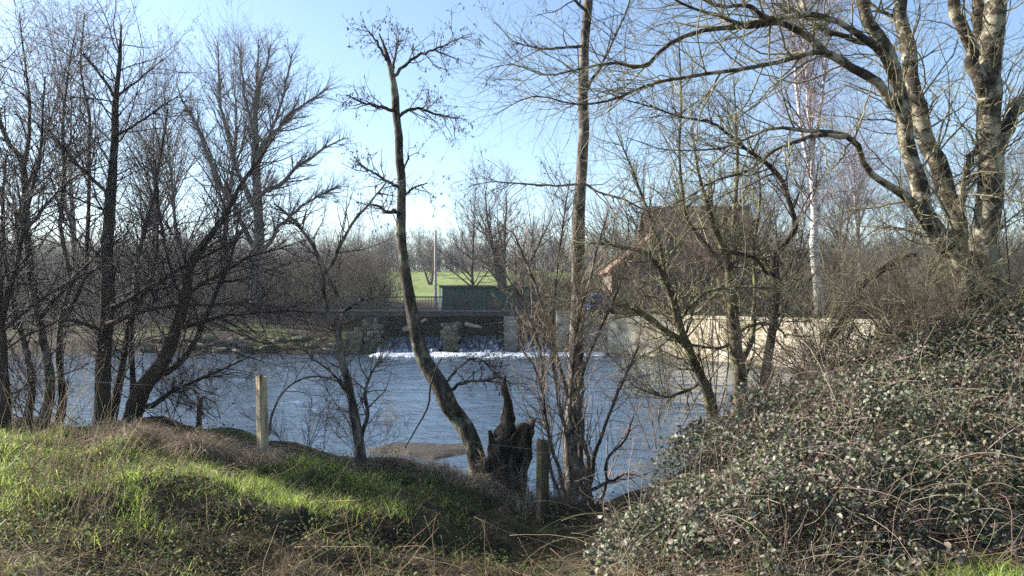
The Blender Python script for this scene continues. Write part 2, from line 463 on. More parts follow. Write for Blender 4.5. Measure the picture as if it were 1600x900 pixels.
WA, WB = np.array((6.1, 47.3)), np.array((24.8, 20.1))          # face line of the river wall
WD = (WB - WA) / np.linalg.norm(WB - WA); WN = np.array((-WD[1], WD[0]))   # WN points away from the river? fixed below
if WN[0] < 0: WN = -WN

def land_z(X, Y):
    """The far side of the river, above the water."""
    left = np.interp(Y, [47, 48.2, 49.5, 52, 60, 74, 80], [-0.6, 0.1, 0.75, 1.15, 1.7, 2.6, 2.9])
    mid = np.interp(Y, [52.6, 53.6, 75], [-0.6, 2.5, 2.75])
    k = sstep(-14.0, -10.2, X) * sstep(49.5, 51.5, Y)
    left = left * (1 - k) + np.maximum(left, 2.35) * k
    m = sstep(-9.3, -9.0, X)
    z = left * (1 - m) + mid * m
    # behind the wall
    s = (X - WA[0]) * WN[0] + (Y - WA[1]) * WN[1]
    wl = np.where(Y < 60, sstep(0.5, 0.9, s) * sstep(4.0, 4.3, X), 0)
    wl2 = np.where(Y < 60, sstep(3.6, 3.9, X) * sstep(47.9, 48.3, Y), 0)
    wl = np.maximum(wl, wl2)
    z = z * (1 - wl) + np.maximum(z, 2.5) * wl
    z = np.where(Y > 58, np.maximum(z, np.interp(Y, [58, 66, 80], [0, 2.4, 2.9])), z)
    f = np.clip(Y - 72, 0, 135) * 0.065
    f = f + np.clip(Y - 207, 0, 700) * -0.004
    return z + f + fbm(X, Y, 5, 0.05, 2) * np.clip(Y - 80, 0, 60) / 60 * 1.2 + fbm(X, Y, 9, 0.35, 3) * np.clip(z, 0, 1) * 0.5 * (Y > 46)

def ground_z(X, Y):
    X = np.asarray(X, float); Y = np.asarray(Y, float)
    ys = near_shore(X)
    t = bank_top(X, np.minimum(Y, 13))
    t = t + 0.55 * fbm(X, Y, 3, 0.9, 4) + 0.16 * fbm(X, Y, 21, 3.0, 2)
    k = sstep(0.25, -1.5, Y - ys)
    near = -0.7 * (1 - k) + t * k
    # sand bar
    bar = 0.82 * np.exp(-(((X + 2.0) / 1.8) ** 2 + ((Y - 16.8) / 1.25) ** 2 + .9 * fbm(X, Y, 131, 1.1, 3)).clip(0) ** 1.6)
    near = np.where(bar > .02, np.minimum(near + bar, .055 + near.clip(0)), near)
    far = land_z(X, Y)
    m = sstep(24, 30, Y)
    return np.where(Y < 19, near, np.maximum(-0.7, near * (1 - m) + far * m) if True else far)

Yr = np.concatenate([np.linspace(-12, 2, 14)[:-1], np.linspace(2, 14, 150)[:-1], np.linspace(14, 19, 40)[:-1], np.linspace(19, 46, 60)[:-1], np.linspace(46, 58, 60)[:-1],
                     np.linspace(58, 250, 70)[:-1], np.linspace(250, 900, 16)])
S = np.linspace(-1, 1, 261)
GX = S[None, :] * (15 + np.maximum(Yr, 0) * 1.0)[:, None]
GY = np.broadcast_to(Yr[:, None], GX.shape)
GZ = ground_z(GX, GY)
nr, nc = GX.shape
ii = (np.arange(nr - 1)[:, None] * nc + np.arange(nc - 1)[None, :]).ravel()
turfmask = np.where(GY > 60, sstep(78, 90, GY + 10 * fbm(GX, GY, 77, 0.05)), np.where(GY > 40, sstep(-0.02, 0.2, fbm(GX, GY, 31, 0.3, 3)) * 0.5, 0.25 * sstep(0, 0.2, fbm(GX, GY, 41, 0.8, 3))))
turfmask = np.where((GX > 6) & (GX < 14) & (GY > 40) & (GY < 60), turfmask * 0.3, turfmask)
mb = MB()
mb.add(np.stack([GX, GY, GZ], -1), np.stack([ii, ii + 1, ii + nc + 1, ii + nc], -1), None, np.stack([turfmask.ravel()] * 3, -1))
tag(mb.build('ground', GROUND), kind='structure')

wy = 9.0 * (53.2 / 9.0) ** np.linspace(0, 1, 420)
wx = np.concatenate([[-2.2, -1.4], np.linspace(-.9, .9, 330), [1.4, 2.2]])
WXX = wx[None, :] * wy[:, None]; WYY = np.broadcast_to(wy[:, None], WXX.shape)
fade = np.clip(14.0 / WYY, .35, 1)
WZ = (.11 * fbm(WXX, WYY * 1.9, 201, .55, 2) + .085 * fbm(WXX + .25 * WYY, WYY * 2.3, 203, 1.3, 2) + .045 * fade * fbm(WXX, WYY * 2.2, 205, 3.1, 2))
WZ = .8 * WZ * (.2 + 1.25 * vnoise(WXX * .8, WYY, 207, .2)) * (.4 + .6 * sstep(13, 22, WYY)) - .02
ii = (np.arange(419)[:, None] * 334 + np.arange(333)[None, :]).ravel()
mb = MB()
mb.add(np.stack([WXX, WYY, WZ], -1), np.stack([ii, ii + 1, ii + 335, ii + 334], -1))
tag(mb.build('river', WATER), kind='structure')

# gravel surface of the bar (sits a few mm over the terrain)
mb = MB()
gx, gy = np.meshgrid(np.linspace(-3.6, 0.5, 60), np.linspace(15.2, 18.4, 40))
gz = ground_z(gx, gy) + 0.006 + 0.02 * fbm(gx, gy, 8, 5, 2)
i2 = (np.arange(39)[:, None] * 60 + np.arange(59)[None, :]).ravel()
mb.add(np.stack([gx, gy, gz], -1), np.stack([i2, i2 + 1, i2 + 61, i2 + 60], -1))
tag(mb.build('sand_bar', SAND), kind='structure')

# ------------------------------------------------------------------ river wall
def off(p, s, d):            # point along the wall line, d behind its face
    q = WA + WD * s + WN * d
    return (float(q[0]), float(q[1]))
wl = thing('river_wall', 'long pale concrete wall along the far bank, sunlit, with a shaded end face', 'wall', (WA[0], WA[1], 0))
Lw = float(np.linalg.norm(WB - WA))
RWALL = []
np_ = 7
for k in range(np_):                                   # cast panels with recessed joints
    s0, s1 = Lw * k / np_ + 0.018, Lw * (k + 1) / np_ - 0.018
    d = 0.004 * (k % 2)
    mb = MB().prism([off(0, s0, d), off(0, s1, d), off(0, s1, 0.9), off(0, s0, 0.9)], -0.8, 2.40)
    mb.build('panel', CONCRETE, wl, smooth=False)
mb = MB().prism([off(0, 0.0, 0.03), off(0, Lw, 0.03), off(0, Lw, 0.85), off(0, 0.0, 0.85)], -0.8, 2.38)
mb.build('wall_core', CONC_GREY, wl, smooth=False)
for k in range(10):
    s0, s1 = Lw * k / 10 + 0.008, Lw * (k + 1) / 10 - 0.008
    MB().prism([off(0, s0, -0.04), off(0, s1, -0.04), off(0, s1, 0.95), off(0, s0, 0.95)], 2.402, 2.56).build('coping', CONCRETE, wl, smooth=False)
# footing just above the water
MB().prism([off(0, 0.3, -0.45), off(0, Lw, -0.35), off(0, Lw, 0.0), off(0, 0.3, -0.0)], -0.8, 0.12).build('footing', STONE, wl, smooth=False)
e0 = off(0, 0.0, -0.002)
MB().prism([(3.95, 47.75), (5.35, 47.72), (e0[0] - 0.02, e0[1] + 0.1), (e0[0] + 0.75, e0[1] + 0.75), (3.95, 48.7)], -0.8, 2.555).build('end_block', CONC_GREY, wl, smooth=False)  # greyer concrete than the panels: the end's shade is put into the colour

# ------------------------------------------------------------------ bridge over the weir
YB = 50.0
br = thing('footbridge', 'long flat footbridge with a dark steel railing crossing above the weir', 'bridge', (-5, YB, 2.6))
for k in range(34):                                    # deck boards
    x0 = -13.2 + k * 0.5
    MB().box(x0 + 0.006, x0 + 0.494, YB, YB + 2.0, 2.66 + 0.004 * (k % 3), 2.75 + 0.004 * (k % 3)).build('deck_board', DECK, br, smooth=False)
for y in (YB + 0.12, YB + 1.6):
    MB().box(-13.2, 3.8, y, y + 0.18, 2.38, 2.655).build('girder', STEEL, br, smooth=False)
for y, nm in ((YB + 0.1, 'front'), (YB + 1.85, 'back')):
    rl = MB().box(-13.2, 3.8, y - 0.03, y + 0.03, 3.62, 3.70).build('top_rail', STEEL, br, smooth=False)
    MB().box(-13.2, 3.8, y - 0.02, y + 0.02, 2.86, 2.91).build('bottom_rail', STEEL, br, smooth=False)
    me = MB().box(-0.05, 0.05, -0.05, 0.05, 0, 0.98)
    p0 = None
    for k in range(9):
        loc = (-13.1 + k * 2.1, y, 2.76)
        if p0 is None:
            p0 = me.build('rail_post', STEEL, br, smooth=False, loc=(0, 0, 0)); o = p0
        else:
            o = p0.copy(); COL.objects.link(o)
        o.parent = br; o.matrix_parent_inverse = Matrix.Translation(-br.location); o.location = loc
    b0 = None
    for k in range(90 if nm == 'front' else 0):
        if k % 11 == 0: continue
        loc = (-13.1 + k * 0.1909, y, 2.91)
        if b0 is None:
            b0 = MB().box(-0.016, 0.016, -0.012, 0.012, 0, 0.71).build('baluster', STEEL, br, smooth=False, loc=(0, 0, 0)); o = b0
        else:
            o = b0.copy(); COL.objects.link(o)
        o.parent = br; o.matrix_parent_inverse = Matrix.Translation(-br.location); o.location = loc

# ------------------------------------------------------------------ weir: gates, chutes, piers
gt = thing('weir', 'dark timber weir gates in the shade under the footbridge', 'weir', (-3, 52.2, 0))
for k in range(26):
    x0 = -9.0 + k * 0.48
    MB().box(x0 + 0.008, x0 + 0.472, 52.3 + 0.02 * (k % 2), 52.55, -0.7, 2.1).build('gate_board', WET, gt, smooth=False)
MB().box(-9.0, 3.5, 52.1, 52.28, 1.35, 1.6).build('gate_beam', WET, gt, smooth=False)
MB().box(-9.0, 3.5, 51.7, 52.05, 2.0, 2.3).build('gate_beam', WET, gt, smooth=False)

def chute(x0, x1, label, seed):
    xs = np.linspace(x0, x1, 26); ys = np.linspace(52.25, 47.2, 30)
    X, Y = np.meshgrid(xs, ys)
    u = (52.25 - Y) / 5.05
    Z = 1.0 * (1 - sstep(0.05, 0.75, u)) + 0.02 + 0.28 * np.exp(-((u - 0.8) / 0.16) ** 2) * (0.5 + vnoise(X, Y, seed, 2.2)) + 0.22 * (fbm(X, Y, seed + 3, 2.5, 3)) * sstep(0.1, 0.5, u)
    Z = Z * sstep(1.0, 0.9, u) - 0.03
    i = (np.arange(29)[:, None] * 26 + np.arange(25)[None, :]).ravel()
    mb = MB().add(np.stack([X, Y, Z], -1), np.stack([i, i + 26, i + 27, i + 1], -1))
    tag(mb.build('falling_water', CHUTE), label, None, None, 'structure')
chute(-8.7, -4.75, None, 51)
chute(-3.45, -0.6, None, 57)
chute(0.45, 2.9, None, 63)

# foam line, real lumps of white water
rng = np.random.default_rng(11)
def foam(name, n, xr, yr, amp):
    mb = MB()
    k = 0
    a = np.arange(7) * 2 * math.pi / 7
    X = xr[0] + (xr[1] - xr[0]) * rng.random(n); 
    Y = yr[0] + (yr[1] - yr[0]) * rng.random(n) ** .7 * .93
    dens = vnoise(X, Y * 2.2, 91, 0.8) * 0.55 + vnoise(X, Y * 4, 93, 2.2) * 0.45 + 0.5 * (Y - 45.4) / 2.2 - .4 * sstep(1.0, 5.0, X)
    keep = dens > 0.55 + rng.normal(0, .07, n)
    X, Y = X[keep], Y[keep]; n = len(X)
    r = rng.uniform(0.02, 0.10, n) * (0.5 + 0.8 * sstep(44, 47, Y)); h = r * rng.uniform(0.2, .7, n) * amp * (.4 + 1.2 * vnoise(X, Y, 95, 1.1))
    V = np.zeros((n, 15, 3))
    for ring, (f, hz) in enumerate(((1, 0.0), (0.62, 0.75))):
        V[:, ring * 7:(ring + 1) * 7, 0] = X[:, None] + r[:, None] * f * np.cos(a) * 2.6 * rng.uniform(0.7, 1.3, (n, 7))
        V[:, ring * 7:(ring + 1) * 7, 1] = Y[:, None] + r[:, None] * f * np.sin(a) * rng.uniform(0.7, 1.3, (n, 7))
        V[:, ring * 7:(ring + 1) * 7, 2] = hz * h[:, None] - 0.02 * (ring == 0)
    V[:, 14] = np.stack([X, Y, h], 1)
    b = (np.arange(n) * 15)[:, None]; j = np.arange(7)[None, :]; j2 = (j + 1) % 7
    mb.add(V.reshape(-1, 3), np.stack([b + j, b + j2, b + 7 + j2, b + 7 + j], -1).reshape(-1, 4), np.stack([b + 7 + j, b + 7 + j2, b + 14 + 0 * j], -1).reshape(-1, 3))
    tag(mb.build(name, FOAM), kind='stuff')
foam('foam', 26000, (-8.6, 6.3), (42.6, 48.2), 1.1)

STONE_ME = []
def stone_mesh(seed, rough=0.25):
    bm = bmesh.new()
    bmesh.ops.create_icosphere(bm, subdivisions=2, radius=0.5)
    r = random.Random(seed)
    offs = [Vector((r.uniform(-1, 1), r.uniform(-1, 1), r.uniform(-1, 1))).normalized() for _ in range(7)]
    for v in bm.verts:                                  # cut flat facets into the ball
        for o_ in offs:
            d = v.co.dot(o_) - 0.36
            if d > 0: v.co -= o_ * d * 0.9
        v.co *= 1 + r.uniform(-rough, rough) * 0.15
    me = bpy.data.meshes.new('stone')
    bm.to_mesh(me); bm.free()
    me.materials.append(STONE)
    return me
for s_ in range(6): STONE_ME.append(stone_mesh(s_))
def put_stone(name, loc, scale, rot, parent=None):
    o = bpy.data.objects.new(name, STONE_ME[random.randrange(6)])
    COL.objects.link(o)
    if parent is not None:
        o.parent = parent; o.matrix_parent_inverse = Matrix.Translation(-parent.location)
    o.location = loc; o.scale = scale; o.rotation_euler = rot
    return o
random.seed(5)
pr = thing('stone_pier', 'rough mossy stone pier standing in the water left of the weir opening', 'pier', (-4.1, 49.0, 0))
MB().box(-4.55, -3.65, 48.9, 51.6, -0.7, 1.75).build('pier_core', STONE, pr, smooth=False)
for k in range(64):
    sz = random.uniform(.22, .55)
    z = random.uniform(.0, 1.85)
    if k % 2: loc = (random.uniform(-4.55, -3.65), 48.88 + random.uniform(-.05, .12), z)
    else: loc = (random.choice((-4.55, -3.65)), random.uniform(48.9, 51.2), z)
    put_stone('stone', loc, (sz * 1.2, sz * .8, sz * .75), (random.uniform(-.5, .5), random.uniform(-.5, .5), random.uniform(0, 6)), pr)
for k in range(5):
    put_stone('stone', (-4.6 + k * 0.26, 49.0 + random.uniform(0, .5), 1.8), (random.uniform(.3, .6), 0.5, random.uniform(.25, .45)), (.2, .3, k), pr)
cp = thing('concrete_pier', 'square grey concrete pier carrying the middle of the footbridge', 'pier', (-0.1, 49.7, 0))
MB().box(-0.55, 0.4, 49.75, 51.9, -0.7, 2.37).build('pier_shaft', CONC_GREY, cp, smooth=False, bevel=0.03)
MB().box(-0.62, 0.47, 49.7, 51.95, 1.7, 1.82).build('pier_band', CONC_GREY, cp, smooth=False)
cc = thing('concrete_abutment', 'narrow sunlit concrete abutment at the wall end of the footbridge', 'abutment', (3.3, 48.6, 0))
MB().box(2.95, 3.85, 48.5, 52.4, -0.7, 2.6).build('abutment_body', CONCRETE, cc, smooth=False, bevel=0.03)
MB().box(2.9, 3.9, 48.45, 52.4, 2.602, 2.7).build('abutment_cap', CONCRETE, cc, smooth=False, bevel=0.02)
ab = thing('stone_abutment', 'dark mossy stone abutment at the far bank end of the footbridge', 'abutment', (-9.2, 48.5, 0))
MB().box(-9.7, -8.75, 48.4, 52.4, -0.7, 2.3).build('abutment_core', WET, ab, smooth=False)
for k in range(60):
    sz = random.uniform(.25, .6)
    z = random.uniform(.0, 2.2)
    if k % 2: loc = (random.uniform(-9.7, -8.75), 48.38 + random.uniform(-.05, .12), z)
    else: loc = (-8.75, random.uniform(48.5, 51.8), z)
    put_stone('stone', loc, (sz * 1.2, sz * .8, sz * .7), (random.uniform(-.5, .5), random.uniform(-.5, .5), random.uniform(0, 6)), ab)

# stepped slabs beside the abutment
SL = [(-12.4, -9.9, 47.3, 49.0, 0.02, 0.3, 'lowest stone ledge step at the waterline beside the dark abutment'),
      (-12.0, -9.85, 47.8, 49.2, 0.31, 0.6, 'second stone ledge step above the water beside the dark abutment'),
      (-11.0, -9.8, 48.0, 49.5, 0.61, 0.95, 'third stone ledge step beside the dark abutment, mossy'),
      (-10.8, -9.75, 48.3, 49.9, 0.96, 1.3, 'fourth stone ledge step beside the dark abutment'),
      (-10.4, -9.72, 48.6, 50.2, 1.31, 1.62, 'topmost short ledge step against the dark abutment')]
for i, (x0, x1, y0, y1, z0, z1, lb) in enumerate(SL):
    mb = MB()
    xs = np.linspace(x0, x1, 9); ys = np.linspace(y0, y1, 5)
    jx = [x + random.uniform(-.04, .04) for x in xs]
    poly = [(x, y0 + random.uniform(-.1, .1)) for x in jx] + [(x1, y1)] + [(x0, y1)]
    mb.prism(poly, z0, z1)
    tag(mb.build('stone_ledge', STONE, smooth=False, loc=((x0 + x1) / 2, (y0 + y1) / 2, z0)), lb, 'ledge', 'stone ledges beside the weir')

# boulders on the far bank, one by one
random.seed(9)
RK = [(-26.0, 'far left'), (-24.2, ''), (-22.4, ''), (-20.9, ''), (-19.6, ''), (-18.3, ''), (-17.2, ''), (-16.1, ''), (-15.0, ''), (-13.9, '')]
BW = ['at the picture edge', 'behind the far left stems', 'left of the thick dark trunk', 'behind the thick dark trunk', 'right of the thick dark trunk', 'behind the leaning trunk', 'left of the fan-crowned tree', 'below the fan-crowned tree', 'right of the fan-crowned tree', 'nearest the stone ledges']
sizes = ['low flat', 'broad pale', 'small rounded', 'large tilted', 'half sunk', 'long narrow', 'squat', 'pale split', 'mossy', 'dark wet']
for row, (yo, zo, wh) in enumerate(((48.3, 0.1, 'at the waterline'), (49.6, 0.75, 'higher up the slope'))):
    for i, (x, _) in enumerate(RK):
        xx = x + random.uniform(-.6, .6) + row * 0.7; yy = yo + random.uniform(-.3, .5)
        zz = float(ground_z(np.array([xx]), np.array([yy]))[0])
        s = random.uniform(0.45, 1.3)
        o = put_stone('boulder', (xx, yy, zz + 0.05), (s * 1.6, s * 0.9, s * random.uniform(.3, .6)), (random.uniform(-.2, .2), random.uniform(-.2, .2), random.uniform(-.4, .4)))
        tag(o, f'{sizes[(i + row * 3) % 10]} boulder {wh} {BW[i]}', 'boulder', 'boulders along the far bank')

# debris lodged under the bridge
random.seed(4)
for i, (x, y, z, ln, ry, lb) in enumerate(((-6.6, 50.2, 1.8, 1.6, 0.45, 'pale driftwood log lodged slanting under the footbridge by the stone pier'), (-2.6, 50.0, 1.7, 1.1, -0.2, 'short pale driftwood log lodged under the footbridge right of the stone pier'), (1.6, 50.0, 1.5, 1.2, -0.9, 'steep driftwood log leaning right of the concrete pier'))):
    rg = np.random.default_rng(40 + i)
    c = np.array([(x - ln / 2 + ln * t, y + 0.1 * t, z + ln * ry * (t - .5)) for t in np.linspace(0, 1, 9)]) + rg.normal(0, 0.02, (9, 3))
    mb = MB(); tubes(mb, c, 0.16 * np.linspace(1, .6, 9), 8, 0.15, rg)
    tag(mb.build('driftwood_log', POSTWOOD, loc=(x, y, z)), lb, 'log', 'driftwood under the footbridge')
rg = np.random.default_rng(77)
mb = MB()
N = 650
P0 = np.stack([rg.uniform(-9, 3.2, N), rg.uniform(49.9, 51.5, N), rg.uniform(1.2, 2.3, N)], 1)
D0 = rg.normal(0, 1, (N, 3)) * (1, .5, .6) + (0, -.2, -.5)
Pp = grow(rg, P0, D0, rg.uniform(.4, 1.4, N), 5, 0.35, -0.05)
tubes(mb, Pp, rg.uniform(.006, .016, N)[:, None] * np.linspace(1, .3, 5)[None], 3)
tag(mb.build('flood_debris', TWIG), kind='stuff')

# ------------------------------------------------------------------ green shed beyond the bridge
sh = thing('green_shed', 'long low dark green shed with a flat dark roof behind the footbridge', 'shed', (-2, 56, 2.5))
for k in range(21):
    x0 = -5.3 + k * 0.34
    MB().box(x0 + 0.01, x0 + 0.33, 56.0 + 0.02 * (k % 2), 56.1, 2.4, 4.4).build('wall_board', GREEN, sh, smooth=False)
MB().box(-5.28, 1.82, 56.1, 59.5, 2.4, 4.38).build('wall', GREEN, sh, smooth=False)
MB().box(-5.5, 2.0, 55.7, 59.8, 4.402, 4.56).build('roof', ROOF_FELT, sh, smooth=False)
for x in (-3.9, -1.3, 1.2):
    wf = MB().box(x - 0.6, x + 0.6, 55.93, 55.995, 2.7, 3.55).build('window', STEEL, sh, smooth=False)
    MB().box(x - 0.54, x + 0.54, 55.915, 55.929, 2.76, 3.49).build('pane', GLASS, wf, smooth=False)
MB().box(-5.52, -5.36, 55.75, 55.95, 2.4, 4.39).build('downpipe', WHITE, sh, smooth=False)

# utility pole
up = px(680.5, 447, 62)
pz = px(680.5, 361, 62)
pl = thing('utility_pole', 'tall plain concrete utility pole standing behind the green shed', 'pole', (up[0], 62, 2.4))
zz = np.linspace(2.2, pz[2], 8)
mb = MB(); tubes(mb, np.stack([np.full(8, up[0]), np.full(8, 62.0), zz], 1), np.linspace(0.13, 0.1, 8), 8); mb.build('shaft', POLE_M, pl)
mb = MB(); tubes(mb, np.stack([np.full(3, up[0]), np.full(3, 62.0), pz[2] + np.array([0, .03, .06])], 1), np.array([.112, .112, .06]), 8); mb.build('cap', POLE_M, pl)

# low green barrier beyond the wall
lf = thing('green_fence', 'low green board fence beyond the wall beside the white birch', 'fence', (16, 42, 2.4))
for k in range(10):
    MB().box(13.5 + k * 0.62, 14.1 + k * 0.62, 42.0 + 0.01 * (k % 2), 42.05, 2.45, 3.0).build('board', GREEN, lf, smooth=False)
MB().box(13.4, 19.8, 41.96, 41.995, 2.98, 3.05).build('top_rail', GREEN, lf, smooth=False)

# ------------------------------------------------------------------ house
HY0 = 56.0
def hx(x, D=HY0): return (x - 800) / F * D
def hz(y, D=HY0): return EYE - (y - HY) / F * D
hs = thing('brick_house', 'brown brick house with a gable wing and tiled roof behind the trees', 'house', (13, HY0, 2.4))
xa, xb, xm = hx(957), hx(1112), hx(1036)
za, zr = hz(420), hz(358)
mb = MB()
mb.add([(xa, HY0, 2.3), (xb, HY0, 2.3), (xb, HY0, za), (xm, HY0, zr), (xa, HY0, za), (xa, HY0 + 6, 2.3), (xb, HY0 + 6, 2.3), (xb, HY0 + 6, za), (xm, HY0 + 6, zr), (xa, HY0 + 6, za)],
       [(0, 1, 2, 4), (1, 6, 7, 2), (5, 0, 4, 9)], [(4, 2, 3)])
mb.build('gable_wall', BRICK, hs, smooth=False)
for sx, x_, nm in ((-1, xa - 0.35, 'l'), (1, xb + 0.35, 'r')):
    zo = za - 0.35 * (zr - za) / (xm - xa)
    v = []
    for y in (HY0 - 0.2, HY0 + 6):
        for dz in (0.01, 0.16):
            v += [(xm, y, zr + dz), (x_, y, zo + dz)]
    q = [(0, 1, 3, 2), (4, 6, 7, 5), (2, 3, 7, 6), (0, 4, 5, 1), (0, 2, 6, 4), (1, 5, 7, 3)]
    MB().add(v, q).build('gable_roof', TILES, hs, smooth=False)
    for k in range(9):                                 # orange verge tiles down the slope
        t0, t1 = k / 9 + .006, (k + 1) / 9 - .006
        xs0, xs1 = xm + (x_ - xm) * t0, xm + (x_ - xm) * t1
        zs0, zs1 = zr + (zo - zr) * t0, zr + (zo - zr) * t1
        v = []
        for y in (HY0 - 0.27, HY0 - 0.203):
            for dz in (-0.16, 0.2):
                v += [(xs0, y, zs0 + dz), (xs1, y, zs1 + dz)]
        MB().add(v, q).build('verge_tile', VERGE, hs, smooth=False)
# main range behind
x0, x1 = hx(1010, 62), hx(1186, 62)
MB().box(x0 + .3, x1 - .3, 60.5, 68, 2.3, 6.8).build('main_wall', BRICK, hs, smooth=False)
zr2 = hz(324, 64); ze = 6.6
v = [(x0, 60, ze), (x1, 60, ze), (x1, 64.2, zr2), (x0, 64.2, zr2), (x0, 68.4, ze), (x1, 68.4, ze)]
MB().add(v + [(a, b, c - .18) for a, b, c in v], [(0, 1, 2, 3), (3, 2, 5, 4), (6, 9, 8, 7), (9, 10, 11, 8), (0, 6, 7, 1), (4, 5, 11, 10), (0, 3, 9, 6), (3, 4, 10, 9), (1, 7, 8, 2), (2, 8, 11, 5)]).build('roof', TILES, hs, smooth=False)
for k in range(24):
    a0 = x0 + (x1 - x0) * k / 24
    MB().box(a0 + .01, a0 + (x1 - x0) / 24 - .01, 64.06, 64.34, zr2 + .012, zr2 + .12).build('ridge_tile', VERGE if k % 3 == 0 else TILES, hs, smooth=False)
for (cx, cz, ww, hh) in ((xm, 4.0, 1.1, 1.3), (xm, 6.5, .9, 1.0)):
    wf = MB().box(cx - ww / 2, cx + ww / 2, HY0 - .06, HY0 - .003, cz - hh / 2, cz + hh / 2).build('window', WHITE, hs, smooth=False)
    MB().box(cx - ww / 2 + .07, cx - .03, HY0 - .075, HY0 - .061, cz - hh / 2 + .07, cz + hh / 2 - .07).build('pane', GLASS, wf, smooth=False)
    MB().box(cx + .03, cx + ww / 2 - .07, HY0 - .075, HY0 - .061, cz - hh / 2 + .07, cz + hh / 2 - .07).build('pane', GLASS, wf, smooth=False)
# parts of a thing keep the world position they are built at; sub-parts hang on their part's frame
for o in list(COL.objects):
    if o.parent is not None and o.parent.parent is not None:
        o.matrix_parent_inverse = Matrix.Identity(4)

# ------------------------------------------------------------------ parked car
cr = thing('parked_car', 'small bright blue car parked tail towards the river behind the wall end', 'car', (0, 0, 0))
def ring(y, zs, hw, top_hw):
    return [(-hw, y, zs[0]), (-hw * 1.02, y, (zs[0] + zs[1]) / 2), (-hw * .96, y, zs[1]), (-top_hw, y, zs[2]), (top_hw, y, zs[2]), (hw * .96, y, zs[1]), (hw * 1.02, y, (zs[0] + zs[1]) / 2), (hw, y, zs[0])]
secs = [ring(0.0, (.35, .85, .92), .78, .6), ring(.12, (.25, .95, 1.0), .85, .66), ring(.5, (.22, .97, 1.38), .87, .56), ring(1.0, (.22, .97, 1.46), .88, .58), ring(2.0, (.22, .95, 1.44), .88, .58),
        ring(2.6, (.22, .93, 1.1), .87, .62), ring(2.9, (.22, .92, .97), .87, .66), ring(3.6, (.25, .8, .84), .84, .62), ring(3.8, (.35, .65, .7), .76, .55)]
V = [p for s_ in secs for p in s_]; Q = []
for i in range(len(secs) - 1):
    for j in range(8):
        Q.append((i * 8 + j, i * 8 + (j + 1) % 8, i * 8 + 8 + (j + 1) % 8, i * 8 + 8 + j))
T = [(0, j + 1, j) for j in range(1, 7)] + [(64, 64 + j, 65 + j) for j in range(1, 7)]
MB().add(V, Q, T).build('body', CARBLUE, cr, smooth=False, bevel=0.03)
MB().add([(-.6, .19, 1.02), (.6, .19, 1.02), (.5, .455, 1.32), (-.5, .455, 1.32), (-.6, .15, 1.03), (.6, .15, 1.03), (.5, .425, 1.33), (-.5, .425, 1.33)], [(4, 5, 6, 7), (0, 4, 7, 3), (1, 2, 6, 5), (3, 7, 6, 2), (0, 1, 5, 4)]).build('rear_window', GLASS, cr, smooth=False)
for sx in (-1, 1):
    MB().add([(sx * x, y, z) for x, y, z in ((.84, .7, 1.0), (.84, 2.4, 1.0), (.63, 2.1, 1.36), (.63, .8, 1.36), (.87, .7, 1.0), (.87, 2.4, 1.0), (.66, 2.1, 1.37), (.66, .8, 1.37))], [(4, 5, 6, 7), (0, 4, 7, 3), (1, 2, 6, 5), (3, 7, 6, 2)]).build('side_window', GLASS, cr, smooth=False)
    MB().box(min(sx * .62, sx * .8), max(sx * .62, sx * .8), -.03, .06, .66, .88).build('tail_light', TAIL, cr, smooth=False)
    for y in (.75, 3.0):
        mb = MB(); c = np.array([(sx * (.68 + .2 * t), y, .3) for t in np.linspace(0, 1, 3)]); tubes(mb, c, np.array([.3, .3, .29]), 16)
        wh = mb.build('wheel', RUBBER, cr)
        mb = MB(); c = np.array([(sx * (.87 + .02 * t), y, .3) for t in np.linspace(0, 1, 3)]); tubes(mb, c, np.array([.18, .18, .16]), 12)
        mb.build('rim', CONC_GREY, wh).matrix_parent_inverse = Matrix.Identity(4)
MB().box(-.26, .26, -.02, .05, .5, .61).build('number_plate', WHITE, cr, smooth=False)
MB().box(-.8, .8, -.06, .1, .3, .48).build('bumper', RUBBER, cr, smooth=False, bevel=.03)
cr.location = (hx(939, 53.5), 53.5, 2.5)
for o in cr.children: o.matrix_parent_inverse = Matrix.Identity(4)

# ------------------------------------------------------------------ trees
def catkins(mb, rng, P, M, ln=0.05, r=0.009, hang=1.0):
    """Small cones and catkins hanging from twigs."""
    N, n, _ = P.shape
    i = rng.integers(0, N, M); t = rng.uniform(.3, 1, M) * (n - 1); k = np.minimum(t.astype(int), n - 2); f = (t - k)[:, None]
    pos = P[i, k] * (1 - f) + P[i, k + 1] * f
    d = norm(rng.normal(0, .45, (M, 3)) + (0, 0, -hang))
    L = rng.uniform(.5, 1.3, M) * ln
    q = np.stack([pos + d * (L * t_)[:, None] for t_ in (0, .35, .75, 1)], 1)
    tubes(mb, q, np.stack([r * .4 * np.ones(M), r * np.ones(M), r * .9 * np.ones(M), r * .2 * np.ones(M)], 1), 4)

def limb_tree(name, label, cat, base, limbs, levels, seed, bark, twig, D, group=None, catk=0, k=9, trunk_rough=0.06, gn=0.25, twig_on=None, nlimb=22):
    """limbs: list of (part name, points [(x, y, width)], D0, D1). The first is the trunk."""
    rng = np.random.default_rng(seed)
    t = thing(name, label, cat, base, group)
    allP, allR = [], []
    for i, (nm, pts, D0, D1) in enumerate(limbs):
        P, R = limb(rng, pts, 0, 0, D0, D1, nlimb, gn if i else gn * .5)
        mb = MB(); tubes(mb, P, R, k if R.max() > .04 else 6, trunk_rough, rng)
        mb.build(nm, bark, t)
        if twig_on is None or i in twig_on: allP.append(P); allR.append(R)
    crown(t, np.array(allP), np.array(allR), levels, rng, twig, catk)
    return t

